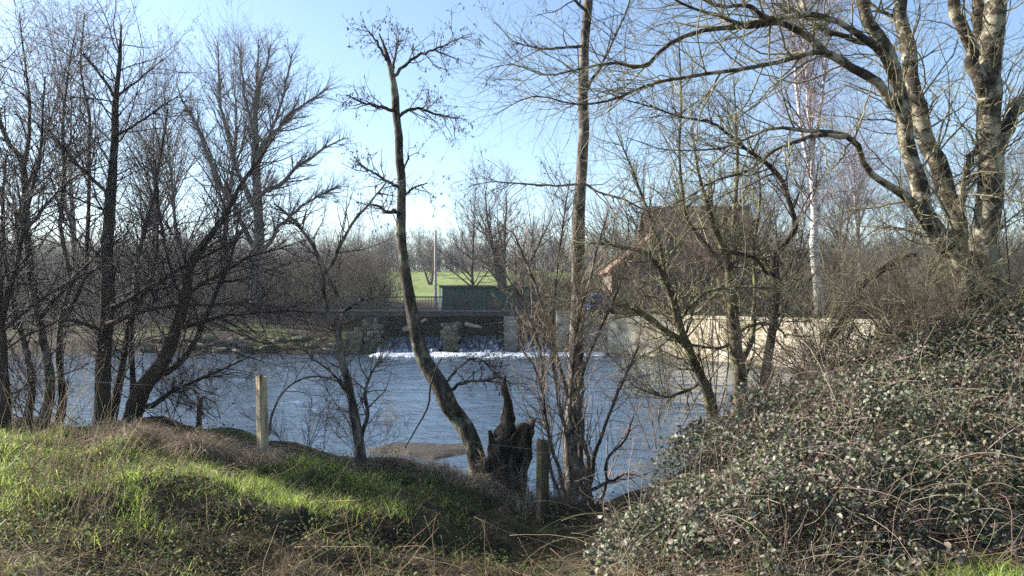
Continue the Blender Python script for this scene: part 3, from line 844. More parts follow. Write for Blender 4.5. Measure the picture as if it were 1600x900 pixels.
def crown(t, P, R, levels, rng, twig, catk=0, ksides=(4, 3, 3, 3), name='crown', catl=0.042, catr=0.0055):
    mb = MB()
    cur = [(P, R)]
    for li, lv in enumerate(levels):
        src = cur[-1] if li else (P, R)
        C, RR = spawn(rng, src[0], src[1], **lv)
        tubes(mb, C, RR, ksides[min(li, 3)])
        if li == 1:                                   # shoots straight off the upper limbs too
            l2 = dict(lv, M=max(4, lv['M'] // 6), t0=.5, tl=.2, L0=lv['L0'] * 1.4, L1=lv['L1'] * 1.5)
            C2, R2 = spawn(rng, P, R, **l2)
            tubes(mb, C2, R2, ksides[1])
            C = np.concatenate([C, C2]); RR = np.concatenate([RR, R2])
        cur.append((C, RR))
    if catk: catkins(mb, rng, cur[-1][0], catk, catl, catr)
    return mb.build(name, twig, t)

def L(M, t0, t1, ang, angv, L0, L1, n, wob, trop, rf=.55, rmin=.002, rmax=.05, taper=.3, tl=.4, flat=0.0):
    return dict(M=M, t0=t0, t1=t1, ang=ang, angv=angv, L0=L0, L1=L1, n=n, wob=wob, trop=trop, rf=rf, rmin=rmin, rmax=rmax, taper=taper, tl=tl, flat=flat)

# ---- big right-hand tree with several stems
LIMB_W = 0.8
B9 = 9.0
bl = [
 ('trunk', [(1526, 720, 84), (1530, 560, 74), (1532, 470, 64), (1536, 400, 56), (1541, 330, 49), (1549, 250, 44), (1546, 160, 42), (1553, 60, 42), (1566, -60, 36), (1590, -260, 24)], 9.0, 9.2),
 ('stem', [(1500, 560, 52), (1500, 440, 44), (1492, 360, 36), (1470, 285, 33), (1445, 235, 31), (1430, 150, 29), (1420, 80, 28), (1412, 0, 25), (1398, -160, 18)], 9.1, 9.8),
 ('stem', [(1520, 600, 50), (1508, 425, 38), (1480, 378, 34), (1440, 330, 32), (1433, 290, 31), (1430, 240, 30), (1413, 175, 28), (1393, 95, 26), (1370, 42, 24), (1350, 0, 22), (1318, -140, 16)], 8.9, 8.6),
 ('stem', [(1544, 150, 30), (1522, 95, 25), (1502, 40, 23), (1487, -10, 21), (1465, -180, 14)], 9.1, 8.8),
 ('stem', [(1545, 110, 26), (1532, 40, 22), (1524, -10, 20), (1516, -160, 13)], 9.2, 9.6),
 ('branch', [(1540, 270, 28), (1560, 225, 26), (1590, 175, 23), (1650, 110, 18), (1720, 20, 12)], 9.1, 9.4),
 ('branch', [(1545, 240, 22), (1570, 190, 20), (1600, 155, 17), (1660, 140, 12)], 9.1, 9.9),
 ('branch', [(1500, 345, 17), (1507, 285, 15), (1522, 235, 14), (1540, 195, 12)], 9.1, 9.2),
 ('branch', [(1399, 166, 20), (1372, 132, 18), (1345, 112, 17), (1320, 98, 15), (1292, 84, 13), (1272, 82, 11), (1220, 97, 9), (1152, 108, 8), (1092, 118, 7), (1032, 127, 6), (960, 154, 5), (900, 163, 3.5), (835, 150, 2.5), (770, 180, 1.5)], 8.7, 8.0),
 ('branch', [(1325, 100, 14), (1292, 84, 15), (1264, 60, 14), (1236, 42, 12), (1208, 38, 10), (1168, 42, 9), (1128, 24, 7), (1080, 12, 5), (1020, -20, 3)], 8.6, 8.2),
 ('branch', [(1396, 120, 18), (1372, 77, 15), (1344, 56, 14), (1312, 38, 12), (1280, 26, 11), (1256, 22, 10), (1200, 30, 10), (1152, 42, 9), (1092, 50, 8), (1040, 72, 8), (1004, 104, 8), (960, 98, 6), (905, 108, 4), (850, 118, 3), (800, 100, 2), (752, 112, 1.2)], 8.7, 7.8),
 ('branch', [(1380, 85, 13), (1360, 72, 12), (1316, 58, 10), (1272, 38, 10), (1256, 8, 8), (1238, -40, 6), (1220, -100, 4)], 8.7, 9.1),
 ('branch', [(1256, 24, 9), (1200, 28, 9), (1168, 8, 8), (1128, 10, 7), (1094, -4, 5), (1050, -30, 3)], 8.3, 8.0),
 ('branch', [(1516, 520, 34), (1508, 440, 30), (1480, 385, 26), (1448, 345, 24), (1428, 322, 20), (1392, 290, 14), (1352, 260, 12), (1340, 226, 12), (1320, 212, 11), (1292, 208, 10), (1248, 203, 8), (1208, 200, 6), (1168, 216, 5), (1120, 232, 4), (1040, 234, 2.5), (980, 215, 1.5)], 8.9, 8.1),
 ('branch', [(1322, 213, 10), (1292, 211, 8), (1256, 216, 8), (1216, 232, 7), (1188, 252, 6), (1160, 270, 5), (1112, 284, 4), (1076, 308, 3), (1020, 330, 2)], 8.3, 8.0),
 ('branch', [(1412, 30, 10), (1380, 20, 8), (1340, -10, 6), (1290, -40, 4)], 9.7, 9.9),
 ('branch', [(1480, -5, 12), (1440, -40, 8), (1390, -80, 5)], 8.8, 8.4),
]
for b in bl[8:15]:
    pass
limb_tree('bare_tree', 'massive bare many-stemmed tree with pale lichen-blotched bark rising from the brambles', 'tree', (*px(1526, 640, 9)[:2], 1.5),
          bl, [L(330, .15, 1, 48, 18, .6, 2.1, 11, .17, .03, .45, .0028, .013), L(2100, .12, 1, 46, 18, .3, .95, 8, .2, .04, .55, .0022, .006), L(5200, .2, 1, 45, 18, .08, .3, 4, .2, .06, .7, .002, .0045)],
          71, BARK_LICHEN, TWIG_LICHEN, 9, gn=.3, nlimb=30)

# ---- white birch beyond the wall
rng = np.random.default_rng(31)
DB = 38.0
bt = thing('birch_tree', 'tall white-barked birch with hanging purple twigs behind the pale wall', 'tree', (*px(1281, 492, DB)[:2], 2.5))
bp, brd = [], []
for i, (pts, nm) in enumerate((([(1283, 494, 23), (1279, 440, 20), (1274, 380, 16), (1271, 300, 12), (1266, 200, 10), (1260, 100, 8), (1252, 0, 6), (1246, -90, 3)], 'trunk'),
            ([(1270, 290, 8), (1256, 230, 7), (1246, 150, 6), (1240, 60, 4), (1236, -30, 2)], 'stem'),
            ([(1268, 240, 7), (1282, 170, 6), (1290, 90, 5), (1296, 0, 3)], 'stem'))):
    P, R = limb(rng, pts, 0, 0, DB, DB + i * .5, 26, .2)
    mb = MB(); tubes(mb, P, R, 9, .05, rng); mb.build(nm, BIRCH, bt)
    bp.append(P); brd.append(R)
crown(bt, np.array(bp), np.array(brd), [L(90, .25, .98, 42, 10, 2.0, 4.6, 9, .08, .05, .5, .008, .05, .25), L(700, .2, 1, 50, 16, .8, 2.2, 8, .1, -.08, .5, .005, .02), L(5200, .15, 1, 50, 18, .5, 1.5, 7, .1, -.22, .7, .004, .008)], rng, TWIG_PURPLE)

# ---- tall centre tree
LIMB_W = 0.86
limb_tree('tall_tree', 'tall straight tree with fissured grey bark rising out of the thicket at mid river', 'tree', (*px(893, 800, 11.3)[:2], .2),
          [('trunk', [(888, 830, 36), (893, 720, 32), (897, 640, 30), (900, 560, 28), (903, 470, 26), (903, 400, 24), (905, 340, 23), (908, 290, 21), (912, 220, 20), (912, 150, 19), (913, 80, 18), (919, 0, 16), (925, -110, 14), (928, -280, 9)], 11.3, 11.6),
           ('branch', [(910, 72, 6), (885, 74, 5), (850, 76, 4), (825, 72, 3), (800, 64, 2)], 11.4, 10.6),
           ('branch', [(906, 288, 5), (870, 290, 4), (820, 288, 3), (770, 284, 2), (730, 292, 1.5)], 11.4, 10.8),
           ('branch', [(915, 145, 6), (935, 110, 5), (960, 60, 4), (985, 0, 3), (1000, -60, 2)], 11.4, 11.9),
           ('branch', [(918, 20, 6), (880, -20, 5), (840, -60, 4)], 11.5, 11),
           ('branch', [(905, 280, 5), (935, 300, 4), (975, 312, 4), (1010, 330, 3)], 11.4, 10.9)],
          [L(60, .05, 1, 55, 15, .4, 1.3, 7, .15, 0, .5, .003, .012), L(420, .2, 1, 50, 18, .2, .6, 5, .2, -.06, .6, .002, .006), L(700, .2, 1, 45, 18, .1, .3, 4, .2, -.1, .7, .0018, .004)], 72, BARK_GREY, TWIG_DARK, 11.3, catk=500, nlimb=40, twig_on=[1, 2, 3, 4, 5], k=12)

# ---- leaning alder
limb_tree('alder_tree', 'slender leaning alder with cones in its sparse top, its foot beside the broken stump', 'tree', (*px(748, 730, 11)[:2], .9),
          [('trunk', [(752, 750, 40), (740, 700, 35), (722, 660, 34), (700, 625, 33), (668, 572, 29), (648, 522, 25), (640, 470, 21), (634, 430, 19), (627, 380, 18), (627, 300, 16), (625, 240, 15), (620, 185, 14), (616, 135, 12), (609, 100, 9), (600, 72, 5), (592, 52, 2.5)], 11, 11.6),
           ('branch', [(619, 176, 7), (592, 166, 6), (566, 160, 4), (541, 148, 2)], 11.5, 11.1),
           ('branch', [(622, 184, 7), (638, 171, 6), (662, 172, 5), (690, 180, 3.5), (716, 186, 2)], 11.5, 11.8),
           ('branch', [(614, 118, 7), (636, 98, 6), (660, 84, 5), (690, 72, 3.5), (722, 58, 2)], 11.6, 11.2),
           ('branch', [(611, 105, 6), (598, 82, 5), (586, 62, 3.5), (574, 48, 2)], 11.6, 11.3),
           ('branch', [(614, 112, 6), (618, 84, 4), (622, 62, 2.5)], 11.6, 11.9),
           ('branch', [(626, 292, 7), (604, 282, 5), (580, 268, 4), (560, 256, 2)], 11.4, 11.1),
           ('branch', [(625, 330, 8), (604, 331, 7), (590, 322, 5), (574, 318, 3)], 11.4, 11.0),
           ('branch', [(628, 308, 5), (646, 294, 4), (668, 286, 2)], 11.4, 11.7),
           ('branch', [(632, 262, 4), (638, 246, 3), (637, 240, 2)], 11.4, 11.3),
           ('branch', [(697, 618, 7), (712, 604, 6), (735, 596, 5), (762, 594, 4), (778, 584, 2)], 11.1, 10.7),
           ('branch', [(690, 606, 6), (712, 580, 5), (735, 563, 4), (752, 562, 3), (778, 586, 2), (800, 600, 1.5)], 11.1, 10.9)],
          [L(120, .2, 1, 50, 16, .25, .9, 7, .22, .03, .55, .0035, .009), L(520, .2, 1, 50, 18, .12, .4, 6, .25, 0, .7, .0028, .005), L(700, .2, 1, 50, 18, .06, .2, 4, .25, 0, .7, .0022, .004)], 73, BARK, TWIG_DARK, 11, catk=1500, gn=.35, twig_on=list(range(1, 12)), k=12, nlimb=36)

# ---- small forked ivy-stemmed tree at the bank edge
limb_tree('forked_sapling', 'small forked sapling with pale stems and vine-wrapped foot at the bank edge', 'tree', (*px(562, 718, 10.5)[:2], 1.1),
          [('trunk', [(564, 735, 22), (560, 690, 19), (552, 640, 16), (541, 590, 14), (531, 545, 13), (526, 515, 12)], 10.5, 10.5),
           ('stem', [(527, 520, 11), (515, 492, 9), (507, 460, 8), (506, 425, 8), (495, 396, 8), (478, 366, 6), (452, 338, 5), (428, 318, 3)], 10.5, 10.1),
           ('stem', [(505, 430, 7), (521, 407, 6), (534, 378, 6), (552, 348, 5), (582, 312, 4), (604, 284, 2)], 10.4, 10.8),
           ('stem', [(530, 520, 8), (536, 494, 7), (530, 469, 6), (517, 440, 5), (500, 405, 4), (470, 380, 2)], 10.5, 11.0),
           ('branch', [(534, 488, 7), (548, 480, 6), (562, 470, 5), (586, 464, 4), (596, 456, 3), (604, 444, 2)], 10.5, 10.2),
           ('branch', [(562, 695, 9), (574, 650, 7), (571, 610, 6), (582, 580, 4), (598, 562, 2)], 10.5, 10.4),
           ('branch', [(548, 620, 6), (520, 585, 4), (490, 560, 3), (455, 530, 2)], 10.5, 10.0),
           ('branch', [(420, 680, 4), (428, 640, 4), (450, 605, 3.5), (490, 588, 3), (540, 598, 2)], 10.2, 10.4)],
          [L(140, .2, 1, 48, 16, .3, 1.1, 7, .16, .04, .5, .003, .01), L(520, .2, 1, 45, 18, .15, .5, 5, .2, .03, .6, .002, .005), L(500, .2, 1, 45, 18, .06, .2, 4, .2, 0, .7, .0018, .004)], 74, BARK_GREY, TWIG, 10.5)

# ---- left bank group
LIMB_W = 0.74
lv_left = [L(150, .12, 1, 46, 14, .6, 2.1, 9, .13, .04, .45, .0035, .012), L(950, .12, 1, 46, 16, .3, 1.0, 6, .18, .04, .55, .0024, .005), L(2400, .2, 1, 45, 18, .1, .38, 4, .2, .03, .7, .0019, .0035)]
limb_tree('alder_tree', 'thick dark upright trunk with seed clusters at its top, left of the leaning trunk', 'tree', (*px(160, 665, 11)[:2], 1.5),
          [('trunk', [(158, 690, 40), (160, 640, 34), (163, 560, 29), (167, 470, 27), (168, 400, 25), (172, 332, 22), (178, 240, 17), (181, 160, 12), (187, 95, 8), (189, 40, 4)], 11, 11.4),
           ('branch', [(180, 152, 7), (160, 122, 6), (143, 100, 4), (130, 84, 2)], 11.3, 11.0),
           ('branch', [(183, 148, 7), (206, 134, 5), (232, 112, 4), (256, 92, 2)], 11.3, 11.7),
           ('branch', [(179, 214, 7), (210, 196, 5), (246, 171, 4), (278, 150, 2)], 11.2, 11.0),
           ('branch', [(172, 305, 8), (135, 272, 7), (104, 238, 5), (78, 203, 3)], 11.2, 10.9),
           ('branch', [(170, 482, 12), (224, 456, 9), (280, 421, 7), (322, 400, 5), (380, 370, 3)], 11, 10.4),
           ('branch', [(168, 506, 12), (224, 486, 8), (280, 478, 7), (332, 476, 5), (386, 474, 3), (440, 480, 2)], 11, 10.2),
           ('branch', [(166, 520, 9), (110, 500, 7), (50, 520, 5), (-10, 560, 3)], 11, 10.3)],
          lv_left, 75, BARK_DARK, TWIG_DARK, 11, catk=900, k=11, nlimb=26)
limb_tree('leaning_tree', 'dark trunk leaning steeply towards the river at the left bank', 'tree', (*px(205, 660, 11.2)[:2], 1.5),
          [('trunk', [(192, 680, 44), (206, 646, 38), (226, 606, 33), (256, 564, 28), (276, 510, 22), (288, 462, 19), (298, 414, 17), (318, 380, 14), (348, 340, 11), (376, 288, 9), (402, 254, 7), (432, 208, 3)], 11.2, 10.2),
           ('stem', [(232, 600, 18), (288, 556, 14), (320, 502, 11), (345, 440, 8), (362, 400, 6), (372, 350, 4), (378, 300, 2)], 11.1, 11.6),
           ('branch', [(230, 636, 12), (280, 606, 8), (332, 584, 6), (380, 562, 3), (402, 545, 2)], 11.1, 10.6),
           ('branch', [(276, 514, 10), (340, 497, 7), (400, 488, 5), (452, 486, 4), (498, 490, 2)], 10.9, 10.3),
           ('branch', [(290, 460, 9), (340, 430, 7), (390, 402, 5), (440, 388, 3)], 10.8, 10.4),
           ('branch', [(284, 480, 8), (262, 400, 6), (250, 330, 5), (242, 250, 3)], 10.9, 11.3)],
          lv_left, 76, BARK_DARK, TWIG_DARK, 11, k=11)
limb_tree('sapling', 'slim upright dark stem standing between the thick trunk and the leaning trunk', 'tree', (*px(185, 655, 11.6)[:2], 1.3),
          [('trunk', [(172, 680, 20), (188, 590, 16), (199, 522, 13), (211, 470, 11), (216, 400, 10), (238, 322, 8), (250, 250, 6), (262, 170, 3)], 11.6, 12),
           ('stem', [(206, 640, 13), (206, 560, 10), (208, 500, 9), (240, 420, 7), (246, 340, 5), (236, 250, 3)], 11.5, 12.2)],
          [dict(l_, M=int(l_['M'] * .6)) for l_ in lv_left], 77, BARK_DARK, TWIG_DARK, 11)
limb_tree('multi_stem_alder', 'curving many-stemmed alder with grey-lit stems at the far left of the bank', 'tree', (*px(70, 660, 11)[:2], 1.5),
          [('trunk', [(62, 690, 26), (78, 610, 20), (76, 586, 18), (60, 502, 16), (48, 430, 15), (42, 356, 14), (36, 258, 12), (14, 226, 10), (0, 190, 8), (-20, 120, 5)], 11, 11),
           ('stem', [(37, 262, 9), (44, 224, 8), (46, 160, 6), (38, 90, 4), (30, 20, 2)], 11, 11.3),
           ('stem', [(88, 680, 20), (96, 620, 16), (92, 556, 14), (97, 490, 12), (108, 442, 10), (94, 356, 9), (100, 262, 8), (97, 200, 6), (106, 120, 4), (118, 50, 2)], 11.2, 11.6),
           ('stem', [(100, 500, 11), (118, 470, 9), (132, 430, 8), (138, 356, 8), (138, 248, 7), (140, 180, 6), (126, 108, 4), (132, 20, 2)], 11.3, 12),
           ('stem', [(44, 680, 18), (50, 620, 15), (42, 554, 13), (24, 482, 11), (10, 410, 9), (4, 320, 7), (10, 240, 4)], 11, 10.6),
           ('branch', [(60, 500, 9), (110, 440, 7), (150, 400, 5), (190, 360, 3)], 11, 10.6),
           ('branch', [(40, 360, 8), (72, 320, 6), (104, 286, 4), (140, 266, 2)], 11, 11.3)],
          [dict(l_, M=int(l_['M'] * 1.3)) for l_ in lv_left], 78, BARK, TWIG_DARK, 11)
limb_tree('bare_tree', 'dark trunk cut by the picture edge at the far left of the bank', 'tree', (*px(0, 690, 10)[:2], 1.6),
          [('trunk', [(2, 730, 40), (6, 640, 30), (2, 560, 26), (-4, 480, 24), (-14, 380, 20), (-20, 260, 14), (-30, 100, 8)], 10, 10.3),
           ('stem', [(4, 500, 14), (24, 420, 11), (40, 340, 8), (62, 240, 6), (70, 120, 3)], 10.1, 10.8),
           ('branch', [(0, 520, 8), (60, 470, 6), (130, 430, 4), (190, 405, 2)], 10.1, 9.6)],
          [dict(l_, M=int(l_['M'] * .7)) for l_ in lv_left], 79, BARK_DARK, TWIG_DARK, 10)

# ---- shrubby trees right of centre
LIMB_W = 0.86
lv_sh = [L(150, .12, 1, 48, 18, .5, 1.5, 8, .16, .07, .5, .004, .014), L(900, .15, 1, 48, 18, .25, .8, 6, .2, .04, .6, .0026, .006), L(2200, .2, 1, 45, 18, .1, .35, 4, .22, .02, .7, .0022, .005)]
limb_tree('willow_tree', 'dark crooked willow leaning left over the water in front of the pale wall', 'tree', (*px(1112, 640, 11.8)[:2], 1.6),
          [('trunk', [(1116, 680, 26), (1108, 626, 20), (1096, 590, 17), (1080, 554, 16), (1066, 520, 14), (1052, 470, 13), (1033, 424, 11), (1012, 396, 9), (975, 386, 7), (920, 380, 4)], 11.8, 10.8),
           ('stem', [(1078, 550, 11), (1060, 528, 10), (1040, 514, 10), (1010, 492, 8), (976, 478, 6), (935, 474, 4), (890, 470, 2)], 11.6, 11),
           ('stem', [(1052, 470, 9), (1040, 430, 8), (1030, 380, 7), (1012, 330, 5), (990, 270, 4), (965, 210, 2)], 11.3, 11.2),
           ('branch', [(1098, 596, 7), (1072, 610, 6), (1045, 620, 5), (1010, 612, 3), (985, 600, 2)], 11.7, 11.2),
           ('branch', [(1062, 500, 7), (1085, 470, 6), (1110, 455, 5), (1160, 448, 4), (1230, 452, 2)], 11.4, 10.6)],
          lv_sh, 81, BARK_MOSS, TWIG_LICHEN, 11.5)
limb_tree('willow_tree', 'willow with a thick dark upright trunk and mossy shoots in front of the house', 'tree', (*px(1156, 640, 12)[:2], 1.6),
          [('trunk', [(1160, 680, 32), (1156, 610, 26), (1152, 554, 24), (1147, 502, 22), (1142, 450, 19), (1136, 405, 15), (1122, 368, 11), (1108, 325, 8), (1092, 270, 6), (1080, 200, 3)], 12, 11.6),
           ('stem', [(1144, 470, 13), (1148, 410, 11), (1146, 350, 9), (1150, 290, 7), (1152, 220, 5), (1146, 120, 2)], 12, 12.3),
           ('stem', [(1140, 440, 11), (1118, 400, 9), (1092, 370, 8), (1070, 330, 6), (1062, 250, 5), (1064, 150, 4), (1060, 40, 2)], 11.9, 11.4),
           ('stem', [(1156, 570, 12), (1176, 520, 10), (1180, 460, 8), (1176, 390, 7), (1188, 310, 5), (1180, 230, 3)], 12, 12.4),
           ('branch', [(1152, 520, 9), (1182, 506, 7), (1212, 510, 5), (1228, 528, 3)], 12, 11.6),
           ('branch', [(1138, 420, 8), (1165, 400, 6), (1196, 408, 5), (1222, 412, 3)], 11.8, 11.3),
           ('branch', [(1150, 530, 7), (1120, 545, 6), (1085, 540, 5), (1040, 530, 3)], 12, 11.3)],
          lv_sh, 82, BARK_MOSS, TWIG_LICHEN, 12)
limb_tree('crooked_tree', 'crooked dark tree whose upper limb arches far left across the sky', 'tree', (*px(1196, 620, 11)[:2], 1.6),
          [('trunk', [(1192, 660, 20), (1196, 586, 17), (1204, 530, 16), (1212, 474, 14), (1212, 426, 13), (1208, 402, 12)], 11, 11),
           ('branch', [(1208, 408, 11), (1222, 386, 11), (1236, 372, 11), (1245, 352, 10), (1236, 320, 9), (1220, 280, 8), (1200, 256, 7), (1176, 242, 6), (1140, 212, 6), (1112, 192, 5), (1060, 182, 4), (1020, 168, 3), (960, 152, 2)], 11, 10.2),
           ('branch', [(1210, 430, 8), (1196, 424, 7), (1186, 408, 6), (1160, 396, 4), (1130, 392, 2)], 11, 10.6),
           ('branch', [(1204, 530, 7), (1224, 490, 5), (1240, 440, 4), (1262, 390, 2)], 11, 11.4)],
          [dict(l_, M=int(l_['M'] * .6)) for l_ in lv_sh], 83, BARK_DARK, TWIG, 11)
limb_tree('fallen_trunk', 'broken dark trunk slanting up to the right out of the brambles', 'trunk', (*px(1276, 570, 9.6)[:2], 1.6),
          [('trunk', [(1262, 600, 14), (1284, 556, 13), (1312, 506, 12), (1330, 470, 12), (1346, 446, 12), (1366, 430, 11), (1386, 416, 12), (1410, 404, 11), (1430, 398, 7)], 9.6, 9.9),
           ('branch', [(1386, 416, 6), (1400, 436, 6), (1416, 488, 8), (1436, 524, 12), (1430, 560, 14)], 9.8, 9.4)],
          [L(30, .2, 1, 60, 15, .2, .7, 6, .2, .04, .5, .003, .008), L(80, .2, 1, 50, 15, .1, .3, 4, .2, 0, .6, .002, .005)], 84, ROT, TWIG, 9.8)

# ---- shrub thicket round the centre tree
rng = np.random.default_rng(91)
tk = thing('shrub', 'tangled many-stemmed bare shrub with straw caught in it round the tall trunk', 'shrub', (*px(895, 800, 10.6)[:2], .4))
SH = [[(905, 820, 12), (918, 740, 11), (905, 680, 9), (880, 600, 8), (858, 520, 7), (835, 440, 5), (800, 360, 3)],
      [(930, 815, 12), (915, 740, 10), (908, 670, 9), (905, 610, 7), (930, 530, 6), (962, 460, 4), (985, 390, 2)],
      [(900, 815, 10), (888, 700, 8), (872, 620, 7), (862, 540, 6), (868, 450, 4), (880, 360, 3), (890, 280, 2)],
      [(910, 815, 9), (925, 730, 8), (940, 680, 6), (958, 630, 5), (980, 580, 4), (1000, 540, 2)],
      [(895, 810, 9), (870, 720, 7), (850, 640, 6), (846, 560, 5), (820, 480, 4), (790, 430, 2)],
      [(915, 812, 9), (900, 700, 8), (893, 600, 7), (905, 500, 5), (925, 420, 4), (950, 330, 2)],
      [(890, 815, 8), (862, 740, 6), (855, 660, 5), (840, 590, 4), (812, 540, 2)],
      [(925, 815, 8), (945, 760, 6), (950, 720, 5), (975, 690, 4), (990, 650, 2)],
      [(905, 770, 7), (935, 760, 6), (965, 745, 5), (985, 735, 3)]]
sp_, sr_ = [], []
for s_ in SH:
    P, R = limb(rng, s_, 0, 0, 10.6 + rng.uniform(-.3, .3), 10.4 + rng.uniform(-.6, .6), 24, .5)
    mb = MB(); tubes(mb, P, R, 6, .06, rng); mb.build('stem', BARK_GREY, tk); sp_.append(P); sr_.append(R)
crown(tk, np.array(sp_), np.array(sr_), [L(230, .2, 1, 36, 15, .5, 1.5, 8, .12, .09, .5, .003, .008), L(1100, .15, 1, 44, 16, .25, .8, 6, .18, .03, .6, .0026, .006), L(1800, .2, 1, 45, 18, .08, .3, 4, .22, 0, .7, .0018, .0035)], rng, TWIG_STRAW)

# small shoots at the bank edge
def shoot_bush(label, x, y, D, n, h, seed, mat, spread=.5, lv=None, name='sapling', cat='shrub', rad=.008, group=None, M=1.0):
    rng = np.random.default_rng(seed)
    b = px(x, y, D)
    t = thing(name, label, cat, b, group)
    N = n
    P0 = b + rng.normal(0, .12, (N, 3)) * (1, 1, 0)
    D0 = rng.normal(0, spread, (N, 3)); D0[:, 2] = 1
    P = grow(rng, P0, D0, h * rng.uniform(.6, 1.05, N), 14, .07, .01)
    R = rad * rng.uniform(.6, 1.3, N)[:, None] * np.linspace(1, .25, 14)[None]
    for i in range(N):
        mb = MB(); tubes(mb, P[i], R[i], 5); mb.build('stem', BARK_GREY, t)
    crown(t, P, R, [L(int(22 * n * M), .15, 1, 40, 14, .2 * h, .45 * h, 7, .12, .05, .55, .0025, .008), L(int(60 * n * M), .15, 1, 45, 16, .08 * h, .22 * h, 5, .18, .02, .6, .0022, .005)], rng, mat)
    return t
shoot_bush('low bare shoots arching over the water right of the tall post', 480, 730, 10.4, 5, 1.5, 201, TWIG_DARK, .7)
shoot_bush('thin bare shoots at the water edge below the bent willow', 1020, 700, 11.4, 5, 2.4, 202, TWIG, .35)
shoot_bush('pale twiggy shoots rising from the brambles under the big tree', 1420, 560, 8.6, 8, 1.9, 203, TWIG_LICHEN, .6)
shoot_bush('tall straight shoots beside the right side of the big trunk', 1580, 560, 8.8, 7, 3.2, 204, TWIG_LICHEN, .3)
shoot_bush('arching pale shoots in front of the white birch', 1270, 600, 9.6, 7, 2.2, 205, TWIG_LICHEN, .6)
shoot_bush('dark low shoots crowding the foot of the leaning trunk', 260, 665, 11.3, 9, 1.7, 206, TWIG_DARK, .9)
shoot_bush('dark low shoots left of the thick trunk', 100, 665, 11.2, 9, 1.8, 207, TWIG_DARK, .8)
shoot_bush('upright thin stems behind the bent willow', 1060, 640, 12.3, 6, 4.6, 208, TWIG, .22, rad=.012, M=.6)
shoot_bush('upright thin stems left of the crooked tree', 1120, 640, 12.6, 6, 5.4, 209, TWIG, .2, rad=.012, M=.6)

shoot_bush('low pale twiggy shoots at the foot of the broken stump', 765, 765, 9.9, 9, .8, 220, TWIG_STRAW, .8, rad=.004)
shoot_bush('straw-coloured twiggy shoots round the short mossy post', 862, 805, 8.9, 8, .9, 221, TWIG_STRAW, .7, rad=.004)
shoot_bush('pale vine tangle hanging round the foot of the forked sapling', 575, 715, 10.3, 9, 1.0, 222, TWIG_STRAW, .6, rad=.004)
shoot_bush('low dark tangle overhanging the water right of the leaning trunk', 330, 655, 11.6, 9, 1.5, 210, TWIG_DARK, 1.0)
shoot_bush('dense dark tangle between the far left stems', 30, 665, 10.8, 9, 2.2, 211, TWIG_DARK, .8)
shoot_bush('brown brambly shoots above the mound below the white birch', 1330, 600, 9.4, 12, 1.3, 214, TWIG, .8, M=1.3)
shoot_bush('brown brambly shoots above the mound at the willow feet', 1220, 650, 9.2, 12, 1.1, 215, TWIG, .9, M=1.3)
shoot_bush('brown tangle over the pale wall right of the white birch', 1290, 600, 10.0, 14, 1.6, 218, TWIG, .7, M=1.3)
shoot_bush('dense brown tangle above the brambles below the slanting broken trunk', 1390, 560, 9.2, 14, 1.5, 219, TWIG, .8, M=1.3)
shoot_bush('pale brambly shoots left of the big trunk foot', 1470, 540, 9.0, 10, 1.3, 216, TWIG_LICHEN, .8)
shoot_bush('pale tangled shoots at the right picture edge', 1600, 540, 8.6, 10, 1.8, 217, TWIG_LICHEN, .6)
# ---- background trees
def auto_tree(name, label, x, y, D, top, w, seed, bark, twig, spread=30, fork=.25, M=1.0, group=None, nst=1, upr=.03, cat='tree', minr=None, wid=1.0, stems=None):
    rng = np.random.default_rng(seed)
    b = px(x, y, D); b[2] = float(ground_z(b[:1], b[1:2])[0]) - .1
    H = EYE - (top - HY) / F * D - b[2]
    r0 = w / 2 / F * D
    mr = minr or .00013 * D
    t = thing(name, label, cat, b, group)
    P0 = np.repeat(b[None], nst, 0) + rng.normal(0, .05 * nst, (nst, 3)) * (1, 1, 0)
    D0 = rng.normal(0, .02 if nst == 1 else .22, (nst, 3)); D0[:, 2] = 1
    P = grow(rng, P0, D0, H * rng.uniform(.85, .97, nst), 20, .035, .03)
    R = r0 * np.linspace(1, .03, 20)[None] ** 1.1 * rng.uniform(.7, 1, nst)[:, None]
    R[:, 0] *= 1.25
    for i in range(nst):
        mb = MB(); tubes(mb, P[i], R[i], 9, .05, rng); mb.build('trunk', bark, t)
    crown(t, P, R, [L(int(26 * M), fork, .95, spread, 9, .30 * H * wid, .62 * H * wid, 12, .06, upr, .5, mr * 3, r0 * .55, .15, .6),
                    L(int(240 * M), .12, 1, 36, 12, .10 * H, .26 * H, 8, .09, upr, .5, mr * 1.6, r0 * .16, .25),
                    L(int(2100 * M), .15, 1, 36, 14, .04 * H, .11 * H, 6, .12, upr, .6, mr, r0 * .06, .4)], rng, twig)
    return t
def copy_tree(o, loc, rz, sc, label, group=None):
    c = o.copy(); COL.objects.link(c)
    c.location = loc; c.rotation_euler = (0, 0, rz); c.scale = (sc, sc, sc)
    c['label'] = label
    if group: c['group'] = group
    for ch in list(o.children):
        d = ch.copy(); COL.objects.link(d); d.parent = c
        d.matrix_parent_inverse = ch.matrix_parent_inverse.copy()
    return c
def at(x, D):
    X = (x - 800) / F * D
    return (X, D, float(ground_z(np.array([X]), np.array([D]))[0]) - .1)

